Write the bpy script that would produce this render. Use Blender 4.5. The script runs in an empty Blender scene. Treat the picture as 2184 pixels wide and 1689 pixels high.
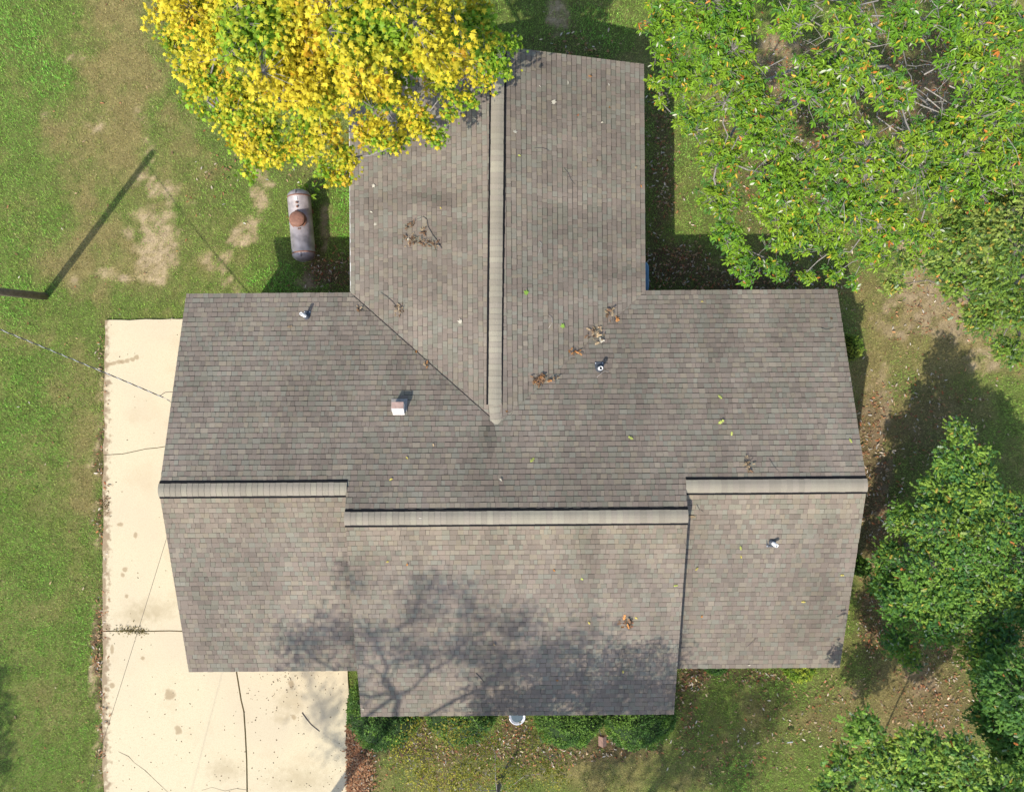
import bpy, math, random
import numpy as np
from mathutils import Vector, Matrix

R = math.radians
rng = np.random.default_rng(7)
random.seed(7)
scene = bpy.context.scene
COL = scene.collection

# ------------------------------------------------------------------ camera, sky, sun
CH = 20.0                    # camera height above the ground (m)
FU = 1500.0                  # focal length in the 2184-wide reading of the photo
cam_d = bpy.data.cameras.new("camera")
cam = bpy.data.objects.new("camera", cam_d)
COL.objects.link(cam)
cam.location = (0, 0, CH)
cam.rotation_euler = (0, 0, 0)
cam_d.sensor_fit = 'HORIZONTAL'
cam_d.sensor_width = 36.0
cam_d.lens = FU / 2184.0 * 36.0
cam_d.clip_start = 0.1
cam_d.clip_end = 2000
scene.camera = cam

SDX, SDY = 0.51, 0.76        # horizontal shadow offset per metre of height
SUN_EL = math.atan(1 / math.hypot(SDX, SDY))
world = bpy.data.worlds.new("World")
scene.world = world
world.use_nodes = True
wn = world.node_tree
sky = wn.nodes.new("ShaderNodeTexSky")
sky.sky_type = 'NISHITA'
sky.sun_disc = False
sky.sun_elevation = SUN_EL
sky.sun_rotation = math.atan2(-SDX, -SDY) % (2 * math.pi)
sky.air_density = 1.0
sky.dust_density = 1.5
bg = wn.nodes["Background"]
wn.links.new(sky.outputs[0], bg.inputs[0])
bg.inputs[1].default_value = 0.15

sun_d = bpy.data.lights.new("sun", 'SUN')
sun_d.energy = 3.1
sun_d.angle = R(0.53)
sun_d.color = (1.0, 0.93, 0.82)
sun = bpy.data.objects.new("sun", sun_d)
COL.objects.link(sun)
sun.location = (-20, -30, 40)
sun.rotation_euler = Vector((SDX, SDY, -1)).to_track_quat('-Z', 'Y').to_euler()

scene.view_settings.view_transform = 'Standard'
scene.view_settings.look = 'None'
scene.view_settings.gamma = 1.0
scene.view_settings.exposure = 0.68
scene.view_settings.use_curve_mapping = False

# ------------------------------------------------------------------ helpers
def P(u, v, h=0.0):
    """place of a photo reading (2184 x 1689) at height h"""
    s = (CH - h) / FU
    return ((u - 1092.0) * s, (844.5 - v) * s, h)

def G(u, v):
    s = CH / FU
    return (u - 1092.0) * s, (844.5 - v) * s

def lin(c):
    c = np.asarray(c, float) / 255.0
    return np.where(c <= 0.04045, c / 12.92, ((c + 0.055) / 1.055) ** 2.4)

def tag(o, label=None, cat=None, group=None, kind=None):
    if label: o["label"] = label
    if cat: o["category"] = cat
    if group: o["group"] = group
    if kind: o["kind"] = kind
    return o

def thing(name, loc, label, cat, group=None, rz=0.0):
    o = bpy.data.objects.new(name, None)
    COL.objects.link(o)
    o.empty_display_size = 0.2
    o.location = loc
    o.rotation_euler = (0, 0, rz)
    return tag(o, label, cat, group)

def link(name, me, mat=None, parent=None):
    o = bpy.data.objects.new(name, me)
    COL.objects.link(o)
    if parent is not None: o.parent = parent
    if mat is not None and len(me.materials) == 0: me.materials.append(mat)
    return o

def set_col(me, cols):
    a = me.attributes.new("col", 'FLOAT_COLOR', 'POINT')
    c = np.ones((len(cols), 4), np.float32)
    c[:, :3] = cols
    a.data.foreach_set("color", c.ravel())

def mesh_np(name, verts, polys, k, cols=None, smooth=False):
    """verts (n,3), polys (m,k) all k-gons"""
    me = bpy.data.meshes.new(name)
    verts = np.ascontiguousarray(verts, np.float32)
    polys = np.ascontiguousarray(polys, np.int32)
    me.vertices.add(len(verts))
    me.vertices.foreach_set("co", verts.ravel())
    me.loops.add(polys.size)
    me.loops.foreach_set("vertex_index", polys.ravel())
    me.polygons.add(len(polys))
    me.polygons.foreach_set("loop_start", np.arange(len(polys), dtype=np.int32) * k)
    me.update(calc_edges=True)
    me.polygons.foreach_set("use_smooth", np.full(len(polys), bool(smooth)))
    if cols is not None: set_col(me, cols)
    return me

class MB:
    """collects primitives into one mesh"""
    def __init__(self):
        self.v = []; self.f = []; self.c = []; self.s = []
    def add(self, vs, fs, col=None, smooth=False):
        o = len(self.v)
        self.v += [tuple(map(float, p)) for p in vs]
        self.f += [tuple(i + o for i in f) for f in fs]
        self.s += [smooth] * len(fs)
        if col is not None: self.c += [tuple(col)] * len(vs)
    def box(self, x0, x1, y0, y1, z0, z1, col=None):
        vs = [(x0,y0,z0),(x1,y0,z0),(x1,y1,z0),(x0,y1,z0),(x0,y0,z1),(x1,y0,z1),(x1,y1,z1),(x0,y1,z1)]
        fs = [(0,3,2,1),(4,5,6,7),(0,1,5,4),(1,2,6,5),(2,3,7,6),(3,0,4,7)]
        self.add(vs, fs, col)
    def prism(self, poly, z0, z1, col=None):
        n = len(poly)
        vs = [(p[0],p[1],z0) for p in poly] + [(p[0],p[1],z1) for p in poly]
        fs = [tuple(range(n-1,-1,-1)), tuple(range(n,2*n))]
        fs += [(i,(i+1)%n,n+(i+1)%n,n+i) for i in range(n)]
        self.add(vs, fs, col)
    def tube(self, pts, rad, n=6, col=None, cap=True):
        pts = [Vector(p) for p in pts]
        if not hasattr(rad, '__len__'): rad = [rad] * len(pts)
        vs = []; fs = []
        for i, p in enumerate(pts):
            t = (pts[min(i+1,len(pts)-1)] - pts[max(i-1,0)])
            if t.length < 1e-9: t = Vector((0,0,1))
            t.normalize()
            a = t.cross(Vector((0.31,0.2,0.93)))
            if a.length < 1e-3: a = t.cross(Vector((1,0,0)))
            a.normalize(); b = t.cross(a)
            for k in range(n):
                an = 2*math.pi*k/n
                vs.append(p + (a*math.cos(an) + b*math.sin(an))*rad[i])
        for i in range(len(pts)-1):
            for k in range(n):
                fs.append((i*n+k, i*n+(k+1)%n, (i+1)*n+(k+1)%n, (i+1)*n+k))
        if cap:
            fs.append(tuple(range(n-1,-1,-1)))
            m = (len(pts)-1)*n
            fs.append(tuple(range(m, m+n)))
        self.add(vs, fs, col, smooth=n > 5)
    def lathe(self, prof, n=24, c=(0,0,0), col=None, M=None, smooth=True):
        vs = []; fs = []
        for (r, z) in prof:
            for k in range(n):
                an = 2*math.pi*k/n
                q = Vector((r*math.cos(an), r*math.sin(an), z))
                if M is not None: q = M @ q
                vs.append((q[0]+c[0], q[1]+c[1], q[2]+c[2]))
        for i in range(len(prof)-1):
            for k in range(n):
                fs.append((i*n+k, i*n+(k+1)%n, (i+1)*n+(k+1)%n, (i+1)*n+k))
        self.add(vs, fs, col, smooth)
    def build(self, name, mat, parent=None):
        me = bpy.data.meshes.new(name)
        me.from_pydata(self.v, [], self.f)
        me.polygons.foreach_set("use_smooth", self.s)
        if self.c and len(self.c) == len(self.v): set_col(me, np.array(self.c))
        me.update()
        return link(name, me, mat, parent)

# numpy value noise
def _hash(ix, iy, seed):
    h = (ix.astype(np.int64) * 374761393 + iy.astype(np.int64) * 668265263 + seed * 974634777) & 0xffffffff
    h = ((h ^ (h >> 13)) * 1274126177) & 0xffffffff
    h = (h ^ (h >> 16)) & 0xffffffff
    return h / 4294967295.0

def vnoise(x, y, seed=0):
    ix = np.floor(x); iy = np.floor(y)
    fx = x - ix; fy = y - iy
    fx = fx*fx*(3-2*fx); fy = fy*fy*(3-2*fy)
    a = _hash(ix, iy, seed); b = _hash(ix+1, iy, seed)
    c = _hash(ix, iy+1, seed); d = _hash(ix+1, iy+1, seed)
    return (a*(1-fx)+b*fx)*(1-fy) + (c*(1-fx)+d*fx)*fy

def fbm(x, y, f=1.0, oct=4, seed=0):
    t = 0; amp = 1; n = 0
    for o in range(oct):
        t = t + amp*vnoise(x*f+17.3*o, y*f-9.1*o, seed+o); n += amp
        amp *= 0.5; f *= 2.0
    return t / n

def smooth(a, b, x):
    t = np.clip((x-a)/(b-a), 0, 1)
    return t*t*(3-2*t)

# ------------------------------------------------------------------ materials
def new_mat(name):
    m = bpy.data.materials.new(name)
    m.use_nodes = True
    nt = m.node_tree
    return m, nt, nt.nodes["Principled BSDF"]

def N(nt, typ, **kw):
    n = nt.nodes.new(typ)
    for k, v in kw.items(): setattr(n, k, v)
    return n

def simple_mat(name, col, rough=0.6, metal=0.0, spec=0.4, noise=0.0, nscale=20, bump=0.0):
    m, nt, b = new_mat(name)
    b.inputs["Base Color"].default_value = (*col, 1)
    b.inputs["Roughness"].default_value = rough
    b.inputs["Metallic"].default_value = metal
    b.inputs["Specular IOR Level"].default_value = spec
    if noise > 0 or bump > 0:
        tc = N(nt, "ShaderNodeTexCoord")
        nz = N(nt, "ShaderNodeTexNoise"); nz.inputs["Scale"].default_value = nscale
        nz.inputs["Detail"].default_value = 6
        nt.links.new(tc.outputs["Object"], nz.inputs["Vector"])
        mr = N(nt, "ShaderNodeMapRange")
        mr.inputs[1].default_value = 0.3; mr.inputs[2].default_value = 0.7
        mr.inputs[3].default_value = 1-noise; mr.inputs[4].default_value = 1+noise*0.6
        nt.links.new(nz.outputs[0], mr.inputs[0])
        mx = N(nt, "ShaderNodeMix", data_type='RGBA', blend_type='MULTIPLY')
        mx.inputs[0].default_value = 1
        mx.inputs[6].default_value = (*col, 1)
        nt.links.new(mr.outputs[0], mx.inputs[7])
        nt.links.new(mx.outputs[2], b.inputs["Base Color"])
        if bump > 0:
            bp = N(nt, "ShaderNodeBump"); bp.inputs["Strength"].default_value = bump
            bp.inputs["Distance"].default_value = 0.01
            nt.links.new(nz.outputs[0], bp.inputs["Height"])
            nt.links.new(bp.outputs[0], b.inputs["Normal"])
    return m

def attr_mat(name, rough=0.8, spec=0.3, fine=0.0, fscale=200, mid=0.0, mscale=3, bump=0.0, transl=0.0):
    """colour from the mesh attribute 'col', broken up by fine and mid noise"""
    m, nt, b = new_mat(name)
    at = N(nt, "ShaderNodeAttribute", attribute_name="col")
    out = at.outputs["Color"]
    tc = N(nt, "ShaderNodeNewGeometry")
    def mul(out, sc, amt, det):
        nz = N(nt, "ShaderNodeTexNoise"); nz.inputs["Scale"].default_value = sc
        nz.inputs["Detail"].default_value = det
        nt.links.new(tc.outputs["Position"], nz.inputs["Vector"])
        mr = N(nt, "ShaderNodeMapRange")
        mr.inputs[1].default_value = 0.25; mr.inputs[2].default_value = 0.75
        mr.inputs[3].default_value = 1-amt; mr.inputs[4].default_value = 1+amt
        nt.links.new(nz.outputs[0], mr.inputs[0])
        mx = N(nt, "ShaderNodeMix", data_type='RGBA', blend_type='MULTIPLY')
        mx.inputs[0].default_value = 1
        nt.links.new(out, mx.inputs[6]); nt.links.new(mr.outputs[0], mx.inputs[7])
        return mx.outputs[2], nz
    if fine: out, nzf = mul(out, fscale, fine, 3)
    if mid: out, _ = mul(out, mscale, mid, 5)
    nt.links.new(out, b.inputs["Base Color"])
    b.inputs["Roughness"].default_value = rough
    b.inputs["Specular IOR Level"].default_value = spec
    if bump and fine:
        bp = N(nt, "ShaderNodeBump"); bp.inputs["Strength"].default_value = bump
        bp.inputs["Distance"].default_value = 0.01
        nt.links.new(nzf.outputs[0], bp.inputs["Height"])
        nt.links.new(bp.outputs[0], b.inputs["Normal"])
    if transl:
        tr = N(nt, "ShaderNodeBsdfTranslucent")
        nt.links.new(out, tr.inputs["Color"])
        ms = N(nt, "ShaderNodeMixShader"); ms.inputs[0].default_value = transl
        o = nt.nodes["Material Output"]
        nt.links.new(b.outputs[0], ms.inputs[1]); nt.links.new(tr.outputs[0], ms.inputs[2])
        nt.links.new(ms.outputs[0], o.inputs["Surface"])
    return m

M_shingle = attr_mat("asphalt_shingle", 0.93, 0.15, fine=0.22, fscale=130, mid=0.10, mscale=0.9, bump=0.25)
M_leaf = attr_mat("leaf", 0.5, 0.22, transl=0.32)
M_leaf_dull = attr_mat("leaf_dull", 0.62, 0.25, transl=0.22)
M_dry = attr_mat("dry_leaf", 0.75, 0.2, transl=0.1)
M_grass = attr_mat("grass_blade", 0.6, 0.22, transl=0.25)
M_soil = attr_mat("ground_soil", 0.95, 0.1, fine=0.45, fscale=28, mid=0.15, mscale=2.3, bump=0.8)
M_bark = simple_mat("bark", (0.16,0.14,0.12), 0.9, noise=0.35, nscale=25, bump=0.6)
M_bark_pale = simple_mat("pale_bark", (0.36,0.33,0.30), 0.85, noise=0.3, nscale=18, bump=0.4)
M_bark_mid = simple_mat("grey_bark", (0.24,0.22,0.20), 0.85, noise=0.3, nscale=18, bump=0.4)
M_deck = simple_mat("roof_deck", (0.045,0.04,0.04), 0.95)
M_black = simple_mat("black_plastic", (0.010,0.010,0.011), 0.8, spec=.15)
M_trim = simple_mat("painted_trim", (0.62,0.6,0.56), 0.6, noise=0.1, nscale=5)
M_wall = simple_mat("wall_brick", (0.3,0.16,0.11), 0.9, noise=0.25, nscale=12, bump=0.3)
M_white_pvc = simple_mat("white_pipe", (0.78,0.78,0.76), 0.45, noise=0.06, nscale=15)
M_boot = simple_mat("rubber_flashing", (0.07,0.08,0.095), 0.6, noise=0.15, nscale=30)
M_galv = simple_mat("galvanized", (0.55,0.56,0.57), 0.45, metal=0.4, noise=0.12)
M_hole = simple_mat("pipe_inside", (0.01,0.01,0.01), 0.9)

# ------------------------------------------------------------------ ground cover maps
# blobs: (u, v, ru, rv, strength, angle)
DIRT = [(1885,930,24,190,.75,0),(1868,1130,22,90,.7,0),(335,520,50,85,.95,10),(345,415,42,34,.75,0),(300,372,46,11,.65,-42),(318,318,16,50,.5,-40),
        (560,370,17,50,.9,-10),(548,430,22,40,.9,0),(520,490,48,34,.95,-20),(455,555,42,30,.7,0),(240,595,48,17,.85,0),
        (330,592,40,18,.7,0),(500,612,17,12,.7,0),(410,430,14,12,.5,0),(290,470,26,50,.5,10),
        (690,470,15,60,.65,0),(668,590,50,28,.6,0),(150,115,16,22,.5,0),(160,105,18,14,.5,30),
        (1190,40,36,34,.85,20),(1995,655,120,66,.85,25),(1910,680,50,50,.6,0),(1860,1260,22,50,.7,0),
        (1852,900,24,150,.5,0),(1965,1455,34,44,.6,0),(1790,1490,66,20,.45,-40),(1960,1535,40,40,.4,0),
        (300,255,22,40,.4,0),(210,265,26,34,.35,0),(85,250,20,40,.3,0),(205,1000,9,300,.45,0),(208,1500,12,240,.6,0),
        (2100,770,60,40,.6,0),(1950,560,60,60,.8,0),(2120,230,60,90,.6,0),(1660,140,70,80,.7,0),(1990,200,60,90,.7,0),
        (150,610,30,26,.4,0),(470,600,26,14,.5,0)]
DRY = [(1850,1000,60,330,1.3,0),(1960,720,180,110,1.2,0),(1950,1500,150,110,1.0,0),(1990,900,140,110,.8,0),(250,130,95,280,1.1,0),(180,330,70,150,.9,0),(390,330,70,110,.8,0),(170,540,110,90,1.0,0),(300,560,110,90,.7,0),(420,500,110,120,.5,0),
       (110,290,40,60,.7,0),(60,700,80,50,.3,0),(150,790,70,70,.5,0),(120,1480,60,100,.35,0),(190,1000,40,200,.4,0),
       (1840,850,70,190,.8,0),(1950,800,160,150,.6,0),(1950,650,180,120,.8,0),(2020,1440,120,130,.6,0),
       (1650,1560,160,90,.35,0),(900,1640,160,60,.4,0),(1330,1640,120,50,.4,0),(330,130,70,120,.55,0),(60,1000,40,120,.3,0),
       (2000,1000,120,120,.5,0),(170,1200,40,150,.25,0)]
LUSH = [(1470,350,34,170,.55,0),(30,900,60,250,.5,0),(60,500,80,90,.5,0),(95,165,60,70,.9,0),(30,60,70,110,.8,0),(100,200,40,40,.8,0),(40,250,60,200,.35,0),(30,640,70,60,.7,0),
        (120,900,80,150,.45,0),(60,1300,80,200,.5,0),(180,1350,40,240,.5,0),(725,470,30,90,1.0,0),(590,585,55,35,1.0,0),
        (650,600,70,26,.8,0),(1560,1660,60,60,.6,0),(1290,60,80,50,.6,0),(330,500,18,24,.5,30),(1930,800,40,80,.5,0),
        (1830,720,30,60,.7,0),(1600,1460,140,40,.4,0),(90,1560,70,100,.4,0)]
LITTER = [(1090,1600,380,26,.9,0),(830,1590,110,24,1.1,0),(1250,1600,120,20,.9,0),(1408,350,30,250,.75,0),(1440,570,90,60,1.0,0),(1600,600,220,40,.9,0),(770,1620,34,90,1.6,0),(765,1660,30,60,1.6,0),
          (905,1560,34,44,.9,0),(1100,1560,50,44,1.0,0),(1260,1590,40,30,.8,0),(1470,1450,44,30,1.1,0),(1600,1440,110,20,.7,0),
          (1860,1000,60,200,.75,0),(1860,1330,40,120,.8,0),(700,575,55,40,1.0,0),(218,1450,11,260,1.1,0),(219,1000,9,320,.8,0),
          (1750,1520,160,90,.35,0),(1600,1600,150,70,.28,0),(2000,1500,120,110,.6,0),(1950,900,150,120,.35,0),(2000,650,140,110,.3,0),
          (1460,1520,30,70,.6,0),(850,1600,130,30,.55,0),(1740,300,240,250,.7,0),(1210,110,140,50,.4,0),(1960,200,240,220,.7,0),
          (2100,1300,160,200,.7,0),(1000,1620,200,60,.4,0),(470,380,60,70,.15,0),(640,380,60,40,.3,0)]

def blobs(L, x, y, warp=1.0):
    u = x/(CH/FU)+1092.0; v = 844.5 - y/(CH/FU)
    u = u + (fbm(x, y, 1.1, 3, 5)-.5)*46*warp + (fbm(x, y, 5.0, 2, 15)-.5)*22*warp
    v = v + (fbm(x, y, 1.1, 3, 6)-.5)*46*warp + (fbm(x, y, 5.0, 2, 16)-.5)*22*warp
    o = np.zeros_like(x)
    for (bu, bv, ru, rv, s, an) in L:
        c, sn = math.cos(R(an)), math.sin(R(an))
        du = u-bu; dv = v-bv
        a = (du*c+dv*sn)/ru; b = (-du*sn+dv*c)/rv
        d = np.sqrt(a*a+b*b)
        o = np.maximum(o, s*(1-smooth(.35, 1.4, d)))
    return o

def ground_maps(x, y):
    dirt = blobs(DIRT, x, y); dry = blobs(DRY, x, y, 1.6); lush = blobs(LUSH, x, y, 1.6); lit = blobs(LITTER, x, y)
    n1 = fbm(x, y, .55, 4, 31); n2 = fbm(x, y, 2.4, 4, 41); n3 = fbm(x, y, 8, 2, 51)
    n4 = fbm(x, y, 1.3, 4, 61)
    dry = np.clip(dry*(.35+1.3*n2) + .5*smooth(.50, .75, n1) + .5*smooth(.50,.75,n4) - .19 + .35*(n3-.5), 0, 1)
    n5 = fbm(x, y, 4.5, 4, 71)
    dirt = np.where(dirt > .02, np.clip(dirt*1.0 + (n5-.5)*1.5 + (n2-.5)*.5, 0, 1)*np.clip(dirt*3, 0, 1), 0)
    dirt = smooth(.18, 1.0, dirt)*(.42+.58*smooth(.36,.62,fbm(x, y, 9.0, 3, 73)))
    lush = np.clip(lush*(.5+n2), 0, 1)
    dry = dry*(1-.7*lush)
    return dirt, dry, lush, lit, n1, n2, n3

C_GRASS = np.array([.275,.455,.075]); C_LUSH = np.array([.225,.53,.075]); C_DRY = np.array([.360,.290,.120])
C_DIRT = np.array([.36,.280,.165]); C_LIT = np.array([.105,.068,.042]); C_THATCH = np.array([.11,.088,.042])

def mix(a, b, t):
    return a*(1-t[:, None]) + b*t[:, None]

# ------------------------------------------------------------------ footprints (world, metres)
HOUSE_ROT = R(0.4)
def to_house(x, y):
    c, s = math.cos(-HOUSE_ROT), math.sin(-HOUSE_ROT)
    return x*c-y*s, x*s+y*c
def in_house(x, y):
    hx, hy = to_house(x, y)
    return ((np.abs(hx) < 7.75) & (hy > -6.3) & (hy < 2.15)) | ((hx > -3.5) & (hx < 3.6) & (hy > -7.4) & (hy < 0)) | \
           ((hx > -3.55) & (hx < 2.9) & (hy > 0) & (hy < 7.8))
def in_drive(x, y, grow=0.0):
    u = x/(CH/FU)+1092.0; v = 844.5 - y/(CH/FU)
    e = (fbm(x, y, 2.2, 3, 77)-.5)*16 + (fbm(x, y, 9, 2, 78)-.5)*8
    a = (u > 224+e-grow) & (u < 520) & (v > 681+e*.6-grow)
    b = (u > 224+e-grow) & (u < 741+e+grow) & (v > 1300)
    return a | b

# ------------------------------------------------------------------ ground sheet
def axis(lo, hi, step):
    core = np.arange(lo, hi+1e-6, step)
    far = np.array([1.5, 4, 9, 18, 40, 90, 200, 420])
    return np.concatenate([lo-far[::-1], core, hi+far])
gx = axis(-17, 17, .1); gy = axis(-14, 14, .1)
X, Y = np.meshgrid(gx, gy)
xs = X.ravel(); ys = Y.ravel()
dirt, dry, lush, lit, n1, n2, n3 = ground_maps(xs, ys)
c = mix(np.tile(C_GRASS*.45, (len(xs),1)), C_THATCH*.85, np.full(len(xs), .55))
c = mix(c, C_DRY*.62, dry*.8)
c = mix(c, C_DRY*.66, smooth(0,.5,dirt)*.8)
c = mix(c, C_DIRT*(.8+.2*1), dirt)
c = mix(c, C_LIT, np.clip(lit,0,1)*.85)
c *= (.82+.36*n3)[:, None]
Z = (fbm(xs, ys, .5, 3, 91)-.5)*.02 + (n3-.5)*.012 - .012
Z = np.where(in_drive(xs, ys, 10) | (np.hypot(xs, ys) > 40), -.03, Z)
nx, ny = len(gx), len(gy)
idx = np.arange(nx*ny).reshape(ny, nx)
q = np.stack([idx[:-1,:-1], idx[:-1,1:], idx[1:,1:], idx[1:,:-1]], -1).reshape(-1, 4)
g = link("ground", mesh_np("ground", np.stack([xs, ys, Z], 1), q, 4, c, True), M_soil)
tag(g, "patchy lawn ground with bare tan soil and leaf litter around the house", kind="structure")

# ------------------------------------------------------------------ driveway slabs
def concrete_mat():
    m, nt, b = new_mat("concrete")
    ge = N(nt, "ShaderNodeNewGeometry")
    base = (0.600, 0.522, 0.348)
    def noise(sc, det):
        nz = N(nt, "ShaderNodeTexNoise"); nz.inputs["Scale"].default_value = sc; nz.inputs["Detail"].default_value = det
        nt.links.new(ge.outputs["Position"], nz.inputs["Vector"]); return nz
    def rng_(sock, a, b_, lo, hi):
        mr = N(nt, "ShaderNodeMapRange"); nt.links.new(sock, mr.inputs[0])
        for i, x in enumerate((a, b_, lo, hi)): mr.inputs[i+1].default_value = x
        return mr.outputs[0]
    def mulc(c_in, fac, col):
        mx = N(nt, "ShaderNodeMix", data_type='RGBA')
        nt.links.new(fac, mx.inputs[0]); mx.inputs[7].default_value = (*col, 1)
        if isinstance(c_in, tuple): mx.inputs[6].default_value = (*c_in, 1)
        else: nt.links.new(c_in, mx.inputs[6])
        return mx.outputs[2]
    n_f = noise(55, 3); n_m = noise(1.1, 6); n_s = noise(.35, 5)
    c_ = mulc(base, rng_(n_f.outputs[0], .45, .7, 0, .55), (.42,.33,.20))
    c_ = mulc(c_, rng_(n_m.outputs[0], .55, .8, 0, .5), (.46,.36,.22))
    c_ = mulc(c_, rng_(n_s.outputs[0], .45, .7, 0, .55), (.50,.42,.30))
    sx = N(nt, "ShaderNodeSeparateXYZ"); nt.links.new(ge.outputs["Position"], sx.inputs[0])
    n_e = noise(6.5, 8)
    ed = N(nt, "ShaderNodeMath", operation='ADD')
    nt.links.new(rng_(sx.outputs[0], G(222,0)[0]-.02, G(222,0)[0]+.42, .62, -.4), ed.inputs[0]); nt.links.new(rng_(n_e.outputs[0], .3, .7, -.35, .35), ed.inputs[1])
    c_ = mulc(c_, rng_(ed.outputs[0], .15, .45, 0, .75), (.20,.13,.07))
    # individual oil and leaf-tannin stains
    wob = noise(6, 3)
    st = [(255,773,7,5),(262,772,6,4),(243,775,8,4),(272,770,5,5),(284,767,5,4),(292,762,5,5),(235,776,5,3),
          (364,1479,11,11),(381,1555,8,8),(262,1225,5,6),(267,1214,5,5),(271,1270,4,4),(620,1495,34,30),(240,1385,4,9),
          (232,1408,3,4),(306,1402,4,4),(240,1460,5,6),(600,1530,20,14),(330,1300,50,26),(290,1310,40,22),(640,1660,70,30),(622,1458,6,9),
          (627,1528,5,6),(258,1118,6,5),(290,1140,4,6),(480,1640,40,24)]
    for (u, v, ru, rv) in st:
        x, y = G(u, v)
        mp = N(nt, "ShaderNodeVectorMath", operation='SUBTRACT')
        nt.links.new(ge.outputs["Position"], mp.inputs[0]); mp.inputs[1].default_value = (x, y, .03)
        sc = N(nt, "ShaderNodeVectorMath", operation='MULTIPLY')
        nt.links.new(mp.outputs[0], sc.inputs[0]); s = CH/FU
        sc.inputs[1].default_value = (1/(ru*s), 1/(rv*s), 0)
        ln = N(nt, "ShaderNodeVectorMath", operation='LENGTH'); nt.links.new(sc.outputs[0], ln.inputs[0])
        ad = N(nt, "ShaderNodeMath", operation='ADD'); nt.links.new(ln.outputs["Value"], ad.inputs[0])
        nt.links.new(rng_(wob.outputs[0], .3, .7, -.35, .35), ad.inputs[1])
        big = ru > 15
        c_ = mulc(c_, rng_(ad.outputs[0], .2 if big else .75, 1.25, .5 if big else .72, 0), (.30,.22,.12) if not big else (.36,.29,.17))
    nt.links.new(c_, b.inputs["Base Color"])
    b.inputs["Roughness"].default_value = .88
    bp = N(nt, "ShaderNodeBump"); bp.inputs["Strength"].default_value = .35; bp.inputs["Distance"].default_value = .006
    nt.links.new(n_f.outputs[0], bp.inputs["Height"]); nt.links.new(bp.outputs[0], b.inputs["Normal"])
    return m
M_conc = concrete_mat()
drive = thing("driveway", (0,0,0), "cream concrete driveway of cracked slabs beside and before the house", None)
drive["kind"] = "structure"

def jag(p, q, n, amp, seed):
    r = random.Random(seed); out = []
    w = 0
    for i in range(n+1):
        t = i/n
        w = w*.6 + r.uniform(-amp, amp)
        k = 0 if i in (0, n) else 1
        out.append((p[0]+(q[0]-p[0])*t + w*k*(abs(q[1]-p[1]) > abs(q[0]-p[0])), p[1]+(q[1]-p[1])*t + w*k*(abs(q[1]-p[1]) <= abs(q[0]-p[0]))))
    return out
crackA = [(222,970),(262,968),(290,962),(312,957),(335,955),(365,950),(400,948),(505,946)]
jointB = jag((220,1345),(505,1345),12,.6,3)
jointC = [(498,1345),(502,1400),(506,1435),(511,1465),(515,1490),(521,1515),(524,1560),(527,1620),(528,1689),(529,1800),(530,1990)]
left1 = jag((225,683),(222,970),22,1.6,11); left2 = jag((222,970),(220,1345),26,1.6,12); left3 = jag((220,1345),(223,1990),40,1.6,13)
top1 = jag((225,683),(505,679),16,1.3,14)
right3 = jag((741,1330),(738,1990),40,2.6,15)
def sh(L, du, dv): return [(a+du, b+dv) for a, b in L]
slabs = [top1 + sh(crackA, 0, -.7)[::-1] + left1[::-1][1:-1],
         sh(crackA, 0, .7) + sh(jointB, 0, -1.2)[::-1] + left2[::-1][1:-1],
         sh(jointB[:-1], 0, 1.2) + sh(jointC[:], -1.6, 1.2) + left3[::-1][:-1],
         sh(jointC, 1.6, 1.2)[::-1] + [(505,1325)] + right3]
for s in slabs:
    poly = [G(*p) for p in s][::-1]
    area = sum(poly[i-1][0]*poly[i][1]-poly[i][0]*poly[i-1][1] for i in range(len(poly)))
    if area < 0: poly = poly[::-1]
    mb = MB(); mb.prism(poly, -.09, .03)
    o = mb.build("concrete_slab", M_conc, drive)
mb = MB()
def crack(pts, w, seed):
    r = random.Random(seed)
    pts = [(a+r.uniform(-1.5,1.5), b+r.uniform(-1.5,1.5)) for a, b in pts]
    for i in range(len(pts)-1):
        (x0,y0),(x1,y1) = G(*pts[i]), G(*pts[i+1])
        dx, dy = x1-x0, y1-y0; L = math.hypot(dx,dy) or 1
        w0 = w*r.uniform(.5,1.2); w1 = w*r.uniform(.5,1.2)
        nx_, ny_ = -dy/L, dx/L
        mb.add([(x0-nx_*w0,y0-ny_*w0,.0325),(x1-nx_*w1,y1-ny_*w1,.0325),(x1+nx_*w1,y1+ny_*w1,.0325),(x0+nx_*w0,y0+ny_*w0,.0325)],[(0,1,2,3)])
crack([(255,1600),(275,1612),(287,1624),(310,1640),(325,1655),(345,1675),(365,1695),(390,1720)], .006, 1)
crack([(430,1682),(455,1678),(480,1684),(505,1680),(527,1682)], .004, 2)
mb.build("crack", M_hole, drive)

# ------------------------------------------------------------------ the house
# local frame: x along the main ridge, y towards the back wing
EZ = 2.6
PM = 0.3014                                  # pitch of the main roof
XW, XE = -8.03, 8.05                         # wing rakes
YN, YR, YS = 2.56, -2.085, -6.745            # back eave, wing ridge, wing front eave
CX0, CX1 = -3.76, 3.92                       # centre block
CYR, CYS, CEZ = -2.73, -7.85, 2.65
CRZ = EZ + PM*(YN-CYR)
PC = (CRZ-CEZ)/(CYR-CYS)
NX0, NXR, NX1, NYN = -3.95, -0.33, 3.30, 8.17 # back wing
NRZ = 3.565
PNW = (NRZ-EZ)/(NXR-NX0); PNE = (NRZ-EZ)/(NX1-NXR)
NAP = YN-(NRZ-EZ)/PM                          # where the back ridge meets the main roof

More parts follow.
